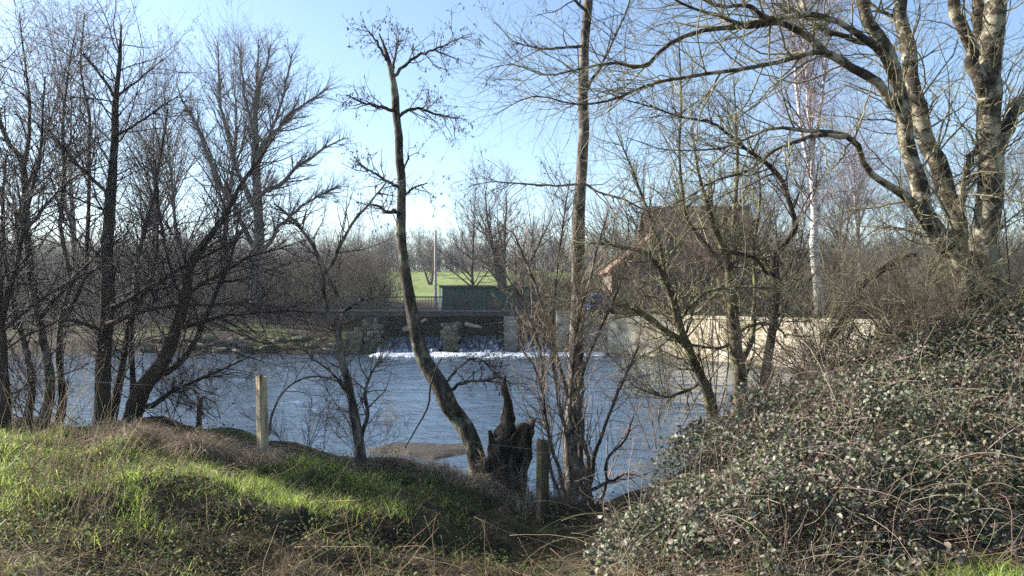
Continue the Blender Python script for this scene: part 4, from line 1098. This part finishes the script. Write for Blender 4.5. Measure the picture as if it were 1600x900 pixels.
limb_tree('poplar_tree', 'huge spreading bare tree with a broad fan crown on the far left bank', 'tree', at(400, 56),
          [('trunk', [(398, 486, 26), (401, 440, 20), (404, 380, 18), (404, 310, 16), (402, 256, 13), (398, 180, 9), (402, 120, 5), (404, 62, 1.5)], 56, 56),
           ('branch', [(404, 360, 10), (410, 304, 9), (440, 283, 7), (468, 256, 6), (500, 236, 4), (540, 216, 2)], 56, 53),
           ('branch', [(403, 270, 9), (412, 236, 8), (440, 192, 6), (480, 160, 4), (512, 138, 2)], 56, 57),
           ('branch', [(402, 300, 9), (396, 250, 8), (402, 160, 6), (416, 100, 4), (424, 70, 2)], 56, 58),
           ('branch', [(402, 330, 10), (376, 280, 9), (360, 224, 7), (346, 160, 5), (340, 78, 2)], 56, 54),
           ('branch', [(400, 400, 10), (370, 330, 9), (346, 290, 8), (320, 224, 6), (290, 168, 4), (276, 130, 2)], 56, 58),
           ('branch', [(403, 240, 7), (430, 190, 5), (446, 130, 4), (456, 84, 2)], 56, 54),
           ('branch', [(404, 400, 8), (440, 350, 6), (480, 318, 4), (530, 290, 2)], 56, 54),
           ('branch', [(400, 220, 6), (384, 160, 5), (376, 100, 3), (372, 72, 2)], 56, 58)],
          [L(190, .2, 1, 38, 12, 1.6, 4.2, 9, .07, .035, .5, .02, .07, .2, .5), L(1500, .1, 1, 36, 12, .7, 1.9, 7, .1, .02, .55, .011, .03, .3, .4), L(5200, .15, 1, 36, 14, .35, .9, 5, .12, .01, .65, .008, .014, .4, .3)],
          301, BARK_GREY, TWIG_DARK, 56, gn=.5, nlimb=24)
auto_tree('poplar_tree', 'tall bare tree with slanting limbs just left of the fan-crowned giant', 345, 470, 60, 70, 13, 302, BARK_GREY, TWIG_DARK, 36, .22, 1.0)
auto_tree('poplar_tree', 'tall bare tree leaning left behind the leaning dark trunk', 292, 470, 58, 110, 12, 303, BARK_GREY, TWIG_DARK, 30, .25, .8)
auto_tree('poplar_tree', 'tall slim bare tree with upswept twigs behind the thick dark trunk', 235, 470, 62, 95, 11, 304, BARK_GREY, TWIG_FAR, 26, .25, .8)
t5 = auto_tree('poplar_tree', 'pale slim bare tree against the brightest sky at far left', 110, 475, 58, 40, 11, 305, BARK_GREY, TWIG_FAR, 26, .25, .8)
auto_tree('poplar_tree', 'bare tree partly cut by the picture edge behind the far left trunks', 20, 475, 55, 20, 12, 306, BARK_GREY, TWIG_FAR, 28, .25, .8)
# field trees
f1 = auto_tree('field_tree', 'slender bare tree at the field edge just left of the round one', 739, 447, 76, 296, 7, 311, BARK_GREY, TWIG_FAR, 44, .12, .7, upr=.03)
f2 = auto_tree('field_tree', 'round bare tree with many rising limbs at the field edge', 792, 450, 76, 272, 14, 312, BARK_GREY, TWIG_FAR, 34, .1, 1.1, upr=.04, nst=3)
GF = 'bare trees along the far field'
FL = [(560, 190, 1.0, 'bare tree on the far skyline behind the small forked sapling'), (600, 205, .9, 'bare tree on the far skyline left of the leaning alder trunk'),
      (655, 195, .85, 'bare tree on the far skyline just left of the utility pole'), (672, 120, .6, 'thin bare tree close behind the utility pole'),
      (712, 210, .8, 'low bare tree on the far skyline right of the utility pole'), (765, 215, .75, 'low bare tree on the far skyline between the two field-edge trees'),
      (835, 205, .95, 'bare tree on the far skyline right of the round field tree'), (862, 190, 1.0, 'bare tree on the far skyline just left of the tall straight trunk'),
      (945, 180, 1.15, 'bare tree on the far skyline between tall trunk and house'), (985, 150, 1.0, 'bare tree left of the house roof')]
for i, (x, D, sc, lb) in enumerate(FL):
    copy_tree((f1, f2)[i % 2], at(x, D), i * 1.3, sc * (1.25 if i % 2 == 0 else 1.05), lb, GF)
# right background
r1 = auto_tree('background_tree', 'brown bare tree behind the green board fence', 1235, 480, 52, 250, 9, 321, BARK_GREY, TWIG_FAR, 40, .12, 1.1, nst=3)
GR = 'brown trees behind the wall'
for i, (x, D, sc, lb) in enumerate([(1330, 48, .8, 'brown bare tree right of the white birch trunk'), (1400, 44, .75, 'brown bare tree seen through the fork of the big tree'), (1180, 72, 1.1, 'tall brown tree behind the house roof'),
                                    (1475, 50, 1.0, 'brown bare tree behind the big tree stems'), (1560, 46, .95, 'brown bare tree behind the rightmost trunk'), (1290, 64, 1.25, 'tall brown tree far behind the white birch'),
                                    (1610, 60, 1.3, 'tall brown tree at the right picture edge'), (1100, 78, 1.1, 'thin-topped brown tree over the house ridge'), (1000, 51, .5, 'low brown tree in front of the house left corner'), (1060, 52, .55, 'low brown tree in front of the orange-edged gable'), (1125, 51, .6, 'low brown tree in front of the house roof'), (1185, 50, .6, 'low brown tree at the house right end'), (1040, 49, .74, 'bare brown tree just behind the wall, left of the gable point'), (1092, 48.6, .66, 'bare brown tree just behind the wall, right of the gable point'), (1150, 49.4, .72, 'bare brown tree just behind the wall, before the tiled roof')]):
    copy_tree(r1, at(x, D), 1 + i * 1.7, sc, lb, GR)
b2 = auto_tree('birch_tree', 'second slimmer birch standing behind the big right-hand tree', 1345, 480, 50, 120, 8, 322, BIRCH, TWIG_PURPLE, 30, .25, 1.0, upr=-.02)

# bare bushes and hedges, each a mass of fine twigs
def thicket(name, x0, x1, D0, D1, h0, h1, n, seed, mat, kind='stuff', rad=None):
    """A mass of bare shrubs that reads as one hedge or wood."""
    rng = np.random.default_rng(seed)
    D = rng.uniform(D0, D1, n); x = rng.uniform(x0, x1, n)
    X = (x - 800) / F * D
    Z = ground_z(X, D) - .1
    H = rng.uniform(h0, h1, n) * (.7 + .6 * vnoise(X, D, seed, .18))
    rr = (rad or .00014) * D
    d = rng.normal(0, .33, (n, 3)); d[:, 2] = 1
    P = grow(rng, np.stack([X, D, Z], 1), d, H, 7, .12, .03)
    R = rr[:, None] * 2.0 * np.linspace(1, .35, 7)[None]
    mb = MB(); tubes(mb, P, R, 3)
    C, RC = spawn(rng, P, R, n * 7, .1, 1, 45, 15, .25 * h0, .5 * h1, 5, .18, .04, .6, rr.min(), 1)
    tubes(mb, C, RC, 3)
    C2, RC2 = spawn(rng, C, RC, n * 16, .1, 1, 45, 18, .12 * h0, .25 * h1, 4, .2, .03, .7, rr.min() * .8, 1)
    tubes(mb, C2, RC2, 3)
    return tag(mb.build(name, mat), kind=kind)
thicket('hedge_thicket', -150, 610, 60, 80, 3.6, 6.8, 3000, 401, TWIG_HEDGE)
thicket('hedge_thicket', 800, 1010, 62, 84, 2.4, 5.2, 750, 407, TWIG_HEDGE)
thicket('bank_undergrowth', -150, 600, 52, 58, .6, 1.5, 900, 402, TWIG_HEDGE)
thicket('distant_woodland', -100, 1700, 200, 240, 6, 13, 4600, 403, TWIG_FAR, rad=.0002)
thicket('distant_woodland', -150, 600, 100, 135, 4, 8, 900, 404, TWIG_FAR)
thicket('wall_undergrowth', 1210, 1720, 36, 60, 2.0, 5.5, 1700, 405, TWIG_FAR)
thicket('house_undergrowth', 960, 1240, 50.5, 55, .8, 2.2, 350, 406, TWIG_FAR)

# ------------------------------------------------------------------ near bank vegetation
def img_xy(X, Y):
    return X / Y * F + 800

def blades(mb, rng, X, Y, h, wdt, col, lean=.5, sag=.15, z=None, seg=3, dirv=None):
    n = len(X)
    Z = ground_z(X, Y) - .02 if z is None else z
    a = rng.uniform(0, 2 * math.pi, n)
    d = np.stack([np.cos(a), np.sin(a), np.zeros(n)], 1) * (lean * rng.random(n))[:, None]
    if dirv is not None: d = d + dirv
    d[:, 2] = 1; d = norm(d)
    b = rng.uniform(0, math.pi, n)
    sd = np.stack([np.cos(b), np.sin(b), np.zeros(n)], 1)
    p = np.stack([X, Y, Z], 1)
    V = np.empty((n, 2 * seg + 1, 3)); st = (h / seg)[:, None]
    out = norm(np.stack([d[:, 0], d[:, 1], np.zeros(n)], 1))
    for i in range(seg):
        ww = (wdt * (1 - .55 * i / seg))[:, None] / 2
        V[:, 2 * i] = p - sd * ww; V[:, 2 * i + 1] = p + sd * ww
        p = p + d * st
        d = norm(d + out * (sag * (i + 1)) - np.array((0, 0, 1)) * (sag * (i + 1) * .6))
    V[:, 2 * seg] = p
    base = (np.arange(n) * (2 * seg + 1))[:, None]
    i = np.arange(seg - 1)[None, :] * 2
    q = np.stack([base + i, base + i + 1, base + i + 3, base + i + 2], -1).reshape(-1, 4)
    t = base + np.array([[2 * seg - 2, 2 * seg - 1, 2 * seg]])
    mb.add(V.reshape(-1, 3), q, t, np.repeat(col, 2 * seg + 1, axis=0))

def pick(rng, n, pal, jit=.18):
    pal = np.asarray(pal, float)
    c = pal[rng.integers(0, len(pal), n)]
    return np.clip(c * (1 + rng.normal(0, jit, (n, 1))) * (1 + rng.normal(0, jit * .3, (n, 3))), .004, 1)

GREENS = [(.13, .19, .03), (.19, .25, .045), (.23, .29, .06), (.1, .15, .03), (.28, .3, .11)]
STRAWS = [(.3, .23, .13), (.36, .29, .18), (.22, .16, .09), (.4, .33, .22), (.17, .115, .065)]
REDS = [(.33, .22, .14), (.4, .28, .19), (.25, .16, .1), (.46, .37, .27), (.5, .43, .33)]

def near_pts(rng, n, x0, x1, y0, y1):
    """Random ground points, denser towards the viewer."""
    u = rng.random(n); Y = y0 * (y1 / y0) ** u
    X = rng.uniform(x0, x1, n) * Y / y1
    return X, Y

# green grass on the mound
rng = np.random.default_rng(500)
N = 260000
X = rng.uniform(-9.5, 6, N); Y = rng.uniform(3.2, 10.6, N)
ux = img_xy(X, Y)
crest = np.interp(ux, [-200, 0, 150, 400, 560, 700], [6.2, 6.2, 6.3, 6.9, 7.3, 7.6])       # where the turf is lush
m = fbm(X, Y, 61, .9, 3) * 1.5
lush = sstep(crest - .55, crest + .55, Y + m * 1.5) * sstep(10.0, 9.2, Y + .3 * m) * sstep(720, 520, ux + 120 * m)
sparse = np.where(ux < 430, .4, .14) * sstep(-.02, .2, fbm(X, Y, 67, 1.3, 3)) * sstep(900, 700, ux)
br_ = .8 * sstep(5.4, 5.2, Y) * sstep(1440, 1520, ux)
pr_ = np.clip(np.maximum(np.maximum(lush * (.8 + .8 * m - .5 * sstep(.62, .8, vnoise(X, Y, 74, 3.2))), sparse), br_ * 1.0), 0, 1)
k = (rng.random(N) < pr_) & (ux > -140) & (ux < 1760)
X, Y, lush = X[k], Y[k], lush[k]
n = len(X)
h = rng.uniform(.07, .19, n) * (.35 + 1.0 * vnoise(X, Y, 71, 2.2) + 1.0 * vnoise(X, Y, 72, 5.0) ** 2)
mb = MB()
blades(mb, rng, X, Y, h, rng.uniform(.004, .008, n), pick(rng, n, GREENS), .9, .3)
tag(mb.build('grass', GRASS), kind='stuff')

# dead grass: the hump by the post, tufts at tree feet, and straw all over the slope
mb = MB()
rng = np.random.default_rng(510)
def tuft(cx, cy, D, sx, sy, n, h0, h1, pal=STRAWS, lean=1.2, sag=.35, wd=.005):
    c = px(cx, cy, D)
    X = rng.normal(c[0], sx, n); Y = rng.normal(c[1], sy, n)
    blades(mb, rng, X, Y, rng.uniform(h0, h1, n), rng.uniform(wd * .6, wd * 1.3, n), pick(rng, n, pal), lean, sag, seg=5)
for q_ in range(46):                                   # a heap of clumps, some combed over, some upright
    cx = rng.uniform(175, 425); cy = np.interp(cx, [175, 260, 340, 425], [684, 690, 694, 712]) + rng.uniform(-6, 10)
    tuft(cx, cy, rng.uniform(9.0, 9.8), rng.uniform(.06, .17), rng.uniform(.06, .14), int(rng.uniform(120, 330)), .2, rng.uniform(.45, .85), REDS + STRAWS[:2], rng.uniform(.6, 1.5), rng.uniform(.28, .5), .006)
tuft(412, 725, 9.4, .1, .1, 500, .2, .5)
for cx, cy, D, sx, n in ((720, 745, 10.2, .28, 1400), (770, 755, 9.8, .25, 900), (690, 735, 10.5, .2, 600), (830, 790, 8.9, .15, 400), (560, 722, 10.3, .18, 500), (890, 800, 10.2, .22, 700), (610, 735, 10.4, .2, 400), (500, 730, 10.2, .25, 500)):
    tuft(cx, cy, D, sx, .2, n, .15, .45, REDS)
# scattered straw
N = 52000
X, Y = near_pts(rng, N, -8.6, 3.0, 3.6, 10.4)
ux = img_xy(X, Y)
m = fbm(X, Y, 83, 1.1, 3)
pk = .2 + .7 * sstep(.04, .2, m) * sstep(1010, 930, ux)
k = rng.random(N) < pk
X, Y = X[k], Y[k]
blades(mb, rng, X, Y, rng.uniform(.12, .5, len(X)), rng.uniform(.0025, .0055, len(X)), pick(rng, len(X), STRAWS[:3] + [(.1, .07, .04), (.07, .05, .03), (.05, .035, .02), (.13, .13, .045), (.09, .11, .035), (.06, .08, .025)]), 1.6, .45, seg=5)
# straw under and in front of the brambles
N = 2600
X = rng.uniform(.6, 3.8, N); Y = rng.uniform(4.9, 7.0, N)
ux = img_xy(X, Y)
k = (rng.random(N) < sstep(1420, 1150, ux) * sstep(6.6, 5.6, Y)) & (ux > 900)
X, Y = X[k], Y[k]
blades(mb, rng, X, Y, rng.uniform(.2, .55, len(X)), rng.uniform(.003, .006, len(X)), pick(rng, len(X), STRAWS + REDS), 1.3, .4, seg=5)
tag(mb.build('dead_grass', STRAW), kind='stuff')

# tall dry stalks and cut twigs lying about
rng = np.random.default_rng(520)
mb = MB()
N = 150
bx = rng.normal(95, 55, N); D = rng.uniform(5.5, 8.6, N)
X = (bx - 800) / F * D
P0 = np.stack([X, D, ground_z(X, D)], 1)
d = rng.normal(0, .22, (N, 3)) + (.05, 0, 0); d[:, 2] = 1
P = grow(rng, P0, d, rng.uniform(.5, 1.5, N) * np.where(rng.random(N) < .6, .7, 1), 8, .06, -.01)
tubes(mb, P, rng.uniform(.0022, .004, N)[:, None] * np.linspace(1, .35, 8)[None], 4, col=pick(rng, N, STRAWS))
N = 520
D = rng.uniform(4.6, 8.5, N); bx = rng.uniform(-60, 1000, N)
X = (bx - 800) / F * D
P0 = np.stack([X, D, ground_z(X, D) + .02], 1)
d = rng.normal(0, 1, (N, 3)); d[:, 2] = np.abs(rng.normal(0, .55, N))
P = grow(rng, P0, d, rng.uniform(.25, .9, N), 7, .08, -.02)
tubes(mb, P, rng.uniform(.0015, .0035, N)[:, None] * np.linspace(1, .4, 7)[None], 4, col=pick(rng, N, STRAWS + REDS[:3]))
tag(mb.build('dry_stalks', STRAW), kind='stuff')

def leaves(mb, rng, pos, nrm, size, col, asp=.62, curl=.25):
    """Folded pointed leaves, eight vertices each."""
    n = len(pos)
    r = rng.normal(0, 1, (n, 3))
    ax = norm(r - (r * nrm).sum(1, keepdims=True) * nrm)
    sd = np.cross(nrm, ax)
    s = size[:, None]
    V = np.empty((n, 8, 3))
    up = nrm * s * curl
    V[:, 0] = pos
    V[:, 1] = pos + ax * s * .35 - up * .05
    V[:, 2] = pos + ax * s * .75 - up * .25
    V[:, 3] = pos + ax * s - up * .8
    wv = s * asp / 2
    V[:, 4] = pos + ax * s * .3 + sd * wv + up * .35; V[:, 5] = pos + ax * s * .7 + sd * wv * .85 + up * .1
    V[:, 6] = pos + ax * s * .3 - sd * wv + up * .35; V[:, 7] = pos + ax * s * .7 - sd * wv * .85 + up * .1
    b = (np.arange(n) * 8)[:, None]
    q = np.concatenate([b + np.array([[1, 2, 5, 4]]), b + np.array([[2, 1, 6, 7]])])
    t = np.concatenate([b + np.array([[0, 1, 4]]), b + np.array([[1, 0, 6]]), b + np.array([[2, 3, 5]]), b + np.array([[3, 2, 7]])])
    mb.add(V.reshape(-1, 3), q, t, np.repeat(col, 8, axis=0))

# low herbs, nettles and ivy on the shaded slope
rng = np.random.default_rng(530)
N = 52000
X, Y = near_pts(rng, N, -8.0, 3.2, 3.4, 10.8)
ux = img_xy(X, Y)
m = fbm(X, Y, 97, 1.2, 3)
pk = (sstep(-.1, .08, m) * .9 + .9 * sstep(430, 560, ux) * sstep(7.0, 8.2, Y)) * sstep(960, 900, ux)
k = rng.random(N) < pk
X, Y = X[k], Y[k]; n = len(X)
hh = rng.uniform(.0, .17, n) * (.4 + vnoise(X, Y, 101, 2.5))
pos = np.stack([X, Y, ground_z(X, Y) + hh], 1)
nr_ = norm(rng.normal(0, .55, (n, 3)) + (0, 0, 1))
mb = MB()
leaves(mb, rng, pos, nr_, rng.uniform(.014, .034, n) + .02 * rng.random(n) ** 4, pick(rng, n, [(.05, .08, .02), (.065, .105, .025), (.035, .055, .018), (.1, .13, .045), (.11, .075, .035), (.09, .06, .035)]))
tag(mb.build('low_herb_cover', HERB), kind='stuff')

# ------------------------------------------------------------------ brambles
BR = np.array([px(*c) for c in [(930, 850, 6.8), (985, 800, 6.9), (1050, 700, 7.6), (1110, 650, 8.2), (1180, 605, 8.6), (1250, 570, 8.8), (1330, 540, 8.9), (1420, 508, 8.9), (1480, 492, 8.7), (1560, 478, 8.4), (1650, 462, 8.2), (1800, 455, 8),
               (930, 868, 5.5), (1000, 850, 5.4), (1100, 846, 5.3), (1250, 850, 5.2), (1400, 850, 5.2), (1500, 860, 5.5), (1650, 865, 5.5), (1800, 860, 5.4), (1100, 905, 4.95), (1300, 905, 4.9), (950, 905, 5.1),
               (1050, 815, 5.9), (1200, 760, 6.1), (1350, 725, 6.2), (1500, 690, 6.3), (1650, 650, 6.3), (1800, 600, 6.2),
               (1100, 735, 6.9), (1250, 660, 7.1), (1400, 605, 7.3), (1550, 560, 7.3), (1700, 525, 7.2),
               (1250, 590, 10.2), (1450, 540, 10.5), (1650, 520, 10.5), (1800, 520, 10), (1120, 690, 9.6)]])
def bramble_top(X, Y):
    d2 = (X[..., None] - BR[:, 0]) ** 2 + (Y[..., None] - BR[:, 1]) ** 2
    w_ = 1.0 / (d2 + .03) ** 1.7
    return (w_ * BR[:, 2]).sum(-1) / w_.sum(-1) + .75 * fbm(X, Y, 111, .8, 4) + .38 * fbm(X, Y, 115, 2.3, 2) - .04
rng = np.random.default_rng(540)
bb = thing('bramble_bush', 'large dense bramble mound with glossy dark leaves filling the right of the bank', 'bush', (3.5, 7, 1.5))
N = 270000
Y = rng.uniform(4.85, 10.2, N); X = rng.uniform(.4, 9.5, N)
ux = img_xy(X, Y)
edge = np.interp(Y, [5.0, 6.8, 7.6, 8.8, 10.2], [930, 935, 1040, 1150, 1180])
k = (ux > edge + 70 * fbm(X, Y, 113, 1.5, 2)) & (ux < 1760) & ~((ux > 1440) & (Y < 5.3 + .3 * fbm(X, Y, 117, 2, 2)))
X, Y, ux = X[k], Y[k], ux[k]
top = bramble_top(X, Y); g = ground_z(X, Y)
hgt = np.maximum(top - g, .05)
dep = rng.exponential(.16, len(X)) + .25 * np.clip(vnoise(X * 1.0, Y + top * 1.3, 119, 1.9) - .35, 0, 1)
z = top - dep
# fewer leaves where dead stems show through
gap = vnoise(X + z * .6, Y, 121, 1.3) * .6 + vnoise(X, z + Y, 123, 3.1) * .4
low = sstep(.75, .25, (z - g) / np.maximum(hgt.clip(.6), .1)) * sstep(6.6, 5.6, Y)
k = (z > g + .02) & (rng.random(len(X)) < np.clip(1.5 - 1.65 * gap - .3 * low, .04, 1))
X, Y, z = X[k], Y[k], z[k]
n = len(X)
ii_ = rng.permutation(n)[:165000]
X, Y, z = X[ii_], Y[ii_], z[ii_]; n = len(X)
pos = np.stack([X, Y, z], 1) + rng.normal(0, .02, (n, 3))
nr_ = norm(rng.normal(0, .75, (n, 3)) + (-.1, -.35, .8))
size = rng.uniform(.02, .046, n) + .03 * rng.random(n) ** 4
LP = [(.06, .085, .035), (.1, .12, .06), (.045, .06, .028), (.13, .14, .085), (.13, .11, .08), (.16, .16, .115), (.075, .1, .04), (.12, .12, .09), (.17, .165, .13)]  # greyer tints put the backlit sheen of the leaves into their colour
patch = vnoise(X + 5, Y + z, 127, .9)
colr = pick(rng, n, LP, .22)
dry = (rng.random(n) < .05 + .25 * sstep(.5, .8, patch))
colr[dry] = pick(rng, int(dry.sum()), [(.12, .085, .07), (.16, .12, .1), (.1, .06, .05), (.2, .17, .14)], .2)
# the leaves that show largest are objects of their own
d2c = pos[:, 1] + 3.0 * (dep[k][ii_] > .08)
near = np.argsort(d2c)[:4000]; near = rng.permutation(near)[:270]
rest = np.ones(n, bool); rest[near] = False
mb = MB()
leaves(mb, rng, pos[rest], nr_[rest], size[rest], colr[rest])
o = mb.build('foliage', LEAF, bb); o['kind'] = 'stuff'
protos = []
for c in LP[:6]:
    mb = MB(); leaves(mb, rng, np.zeros((1, 3)), np.array([[0, 0, 1.]]), np.ones(1), np.array([c]))
    p_ = mb.build('leaf', LEAF); protos.append(p_.data); bpy.data.objects.remove(p_)
for j in near:
    o = bpy.data.objects.new('leaf', protos[rng.integers(0, 6)]); COL.objects.link(o)
    o.parent = bb; o.location = tuple(pos[j] - np.array(bb.location)); s_ = float(size[j]) * 1.1; o.scale = (s_, s_, s_)
    q_ = Vector(nr_[j]).to_track_quat('Z', 'X'); q_.rotate(Matrix.Rotation(0, 3, 'Z')); o.rotation_euler = q_.to_euler()
# canes
N = 1500
i_ = rng.integers(0, n, N)
P0 = pos[i_] - np.array((0, 0, 1)) * rng.uniform(.1, .5, (N, 1))
D0 = rng.normal(0, .6, (N, 3)) + (0, -.15, .9)
P = grow(rng, P0, D0, rng.uniform(.4, 1.3, N), 10, .1, -.16)
mb = MB()
tubes(mb, P, rng.uniform(.002, .0045, N)[:, None] * np.linspace(1, .5, 10)[None], 4, col=pick(rng, N, [(.24, .19, .15), (.32, .27, .22), (.19, .12, .11), (.28, .2, .18), (.25, .24, .13)]))
o = mb.build('cane', STRAW, bb); o['kind'] = 'stuff'
# dead inner stems
N = 8000
Y = rng.uniform(5.0, 9.8, N); X = rng.uniform(.5, 9, N); ux = img_xy(X, Y)
edge = np.interp(Y, [5.0, 6.8, 7.6, 8.8, 10.2], [940, 945, 1050, 1160, 1190])
k = (ux > edge) & (ux < 1740) & ~((ux > 1430) & (Y < 5.35)); X, Y = X[k], Y[k]; N = len(X)
g = ground_z(X, Y); top = bramble_top(X, Y)
P0 = np.stack([X, Y, g + (top - g).clip(.05) * rng.uniform(.1, 1.02, N)], 1)
D0 = rng.normal(0, .8, (N, 3)) + (0, -.1, .5)
P = grow(rng, P0, D0, rng.uniform(.2, .6, N), 6, .2, -.05)
mb = MB()
tubes(mb, P, rng.uniform(.0015, .0035, N)[:, None] * np.linspace(1, .5, 6)[None], 3, col=pick(rng, N, [(.2, .14, .1), (.26, .2, .14), (.15, .1, .08), (.3, .25, .19)]))
o = mb.build('dead_stems', STRAW, bb); o['kind'] = 'stuff'

# ------------------------------------------------------------------ posts, stump, wire
def post(name, label, x, ytop, ybase, D, wpx, seed, lean, mat, rot):
    rng = np.random.default_rng(seed)
    b = px(x, ybase, D); top = EYE - (ytop - HY) / F * D
    wd = wpx / F * D / 1.2
    b[2] -= .35
    t = thing(name, label, 'post', b, 'fence posts on the near bank')
    n = 26; k = 16
    zz = np.linspace(b[2], top, n)
    P = np.stack([b[0] + lean * (zz - b[2]), np.full(n, b[1]), zz], 1)
    a = np.arange(k) * 2 * math.pi / k + rot
    sq = 1 / np.maximum(np.abs(np.cos(a - rot)), np.abs(np.sin(a - rot)))
    sq = np.minimum(sq, 1.28)
    groove = rng.normal(0, .045, k)
    V = []
    for i in range(n):
        r = wd / 2 * sq * (1 + groove + rng.normal(0, .012, k)) * (1 - .05 * i / n)
        zj = rng.normal(0, .012, k) if i >= n - 1 else 0
        V.append(np.stack([P[i, 0] + r * np.cos(a), P[i, 1] + r * np.sin(a), P[i, 2] + zj + (np.abs(groove) * .6 if i == n - 1 else 0) * np.ones(k)], 1))
    V = np.concatenate(V + [P[-1:] + (0, 0, .012)])
    i = np.arange(n - 1)[:, None] * k; j = np.arange(k)[None, :]; j2 = (j + 1) % k
    q = np.stack([i + j, i + j2, i + k + j2, i + k + j], -1).reshape(-1, 4)
    tr = np.stack([(n - 1) * k + np.arange(k), (n - 1) * k + (np.arange(k) + 1) % k, np.full(k, n * k)], -1)
    MB().add(V, q, tr).build('shaft', mat, t, smooth=False)
    for s_ in (.72, .9):                               # wire staples
        zc = b[2] + (top - b[2]) * s_
        c = np.array([(b[0] + lean * (zc - b[2]) + wd * .62 * math.cos(th), b[1] + wd * .62 * math.sin(th), zc) for th in np.linspace(math.pi, 2 * math.pi, 9)])
        mb = MB(); tubes(mb, c, np.full(9, .003), 5); mb.build('wire_wrap', WIRE, t)
    return P[-1]
pa = post('fence_post', 'tall weathered squared timber post by the dead grass, pale on its sunlit side', 412, 590, 720, 9.4, 17, 601, -.02, POSTWOOD, .82)
pb = post('fence_post', 'short mossy post beside the broken stump', 848, 690, 800, 8.6, 19, 602, 0.0, POSTDARK, .55)
post('fence_post', 'small dark rotten stake standing in the water left of the tall post', 309, 622, 665, 12.4, 10, 603, .05, ROT, .3)

fw = thing('fence_wire', 'thin slack fence wire running from post to post', 'wire', pa)
def wire(p, q, sag):
    t = np.linspace(0, 1, 24)
    c = np.array(p)[None] * (1 - t)[:, None] + np.array(q)[None] * t[:, None]
    c[:, 2] -= sag * 4 * t * (1 - t)
    mb = MB(); tubes(mb, c, np.full(24, .0016), 4); mb.build('strand', WIRE, fw)
wire(px(-40, 578, 8.6), pa - (0, 0, .12), .06)
wire(pa - (0, 0, .12), pb - (0, 0, .1), .12)
wire(pb - (0, 0, .1), px(1010, 770, 8.2), .05)

# broken hollow stump with a splinter
rng = np.random.default_rng(610)
sb = px(795, 740, 10.2)
stp = thing('broken_stump', 'dark rotten hollow stump with one tall splintered spike', 'stump', (sb[0], sb[1], .7))
k, n = 26, 18
a = np.arange(k) * 2 * math.pi / k
def topz(a):   # rim height in metres above water, by direction round the stump
    ux_ = np.cos(a)                                      # -1 left, 1 right
    y = np.interp(ux_, [-1, -.7, -.35, .1, .5, 1], [672, 664, 684, 672, 662, 660])
    return EYE - (y - HY) / F * 10.2 + .04 * np.sin(a * 5) + rng.normal(0, .02, len(a))
tz = topz(a)
V = []
cx0, cx1 = px(792, 740, 10.2)[0], px(800, 664, 10.2)[0]
z0 = .55
for layer, (ro, inner) in enumerate(((1.0, False), (.72, True))):
    for i in range(n):
        u = i / (n - 1) if not inner else 1 - i / (n - 1) * .8
        zz = z0 + (tz - z0) * u
        rw = np.where(np.cos(a) > 0, .205 + .10 * u ** 2, .2 + .03 * u) * ro * (1 + .22 * (1 - u) ** 3)
        rw = rw * (1 + .09 * np.sin(a * 4 + 1.0) + .05 * np.sin(a * 9 + u * 3) + rng.normal(0, .02, k))
        V.append(np.stack([cx0 + (cx1 - cx0) * u + rw * np.cos(a), sb[1] + rw * .85 * np.sin(a), zz + rng.normal(0, .008, k)], 1))
V = np.concatenate(V)
i = np.arange(2 * n - 1)[:, None] * k; j = np.arange(k)[None, :]; j2 = (j + 1) % k
MB().add(V, np.stack([i + j, i + j2, i + k + j2, i + k + j], -1).reshape(-1, 4)).build('shell', ROT, stp)
P, R = limb(rng, [(786, 730, 46), (789, 700, 40), (791, 668, 30), (795, 645, 22), (793, 625, 15), (787, 610, 13), (788, 596, 8), (790, 586, 3)], 0, 0, 10.1, 10.2, 22, .12)
mb = MB(); tubes(mb, P, R, 9, .14, rng); mb.build('spike', ROT, stp)
for pts in ([(815, 735, 20), (826, 700, 16), (830, 670, 10)], [(772, 735, 24), (768, 700, 16), (766, 674, 8)]):
    P, R = limb(rng, pts, 0, 0, 10.0, 10.1, 10, .2)
    mb = MB(); tubes(mb, P, R, 7, .15, rng); mb.build('shard', ROT, stp)
P, R = limb(rng, [(690, 560, 3), (672, 600, 4), (668, 640, 4), (650, 670, 3), (632, 700, 2)], 0, 0, 10.9, 10.5, 14, .6)
mb = MB(); tubes(mb, P, R, 5); tag(mb.build('hanging_branch', TWIG_DARK, loc=px(670, 640, 10.7)), 'thin dead branch dangling from the leaning alder trunk', 'branch')

# ------------------------------------------------------------------ air
hm = bpy.data.materials.new('haze_air')
hm.use_nodes = True
hn = hm.node_tree.nodes; hl = hm.node_tree.links
hn.clear()
ho = hn.new('ShaderNodeOutputMaterial'); hv = hn.new('ShaderNodeVolumePrincipled')
hv.inputs['Color'].default_value = (0.86, 0.92, 1.0, 1)
hv.inputs['Density'].default_value = 0.00035
hv.inputs['Anisotropy'].default_value = 0.55
hl.new(hv.outputs[0], ho.inputs['Volume'])
tag(MB().box(-960, 960, -40, 930, -3.0, 30.0).build('haze', hm, smooth=False), kind='stuff')
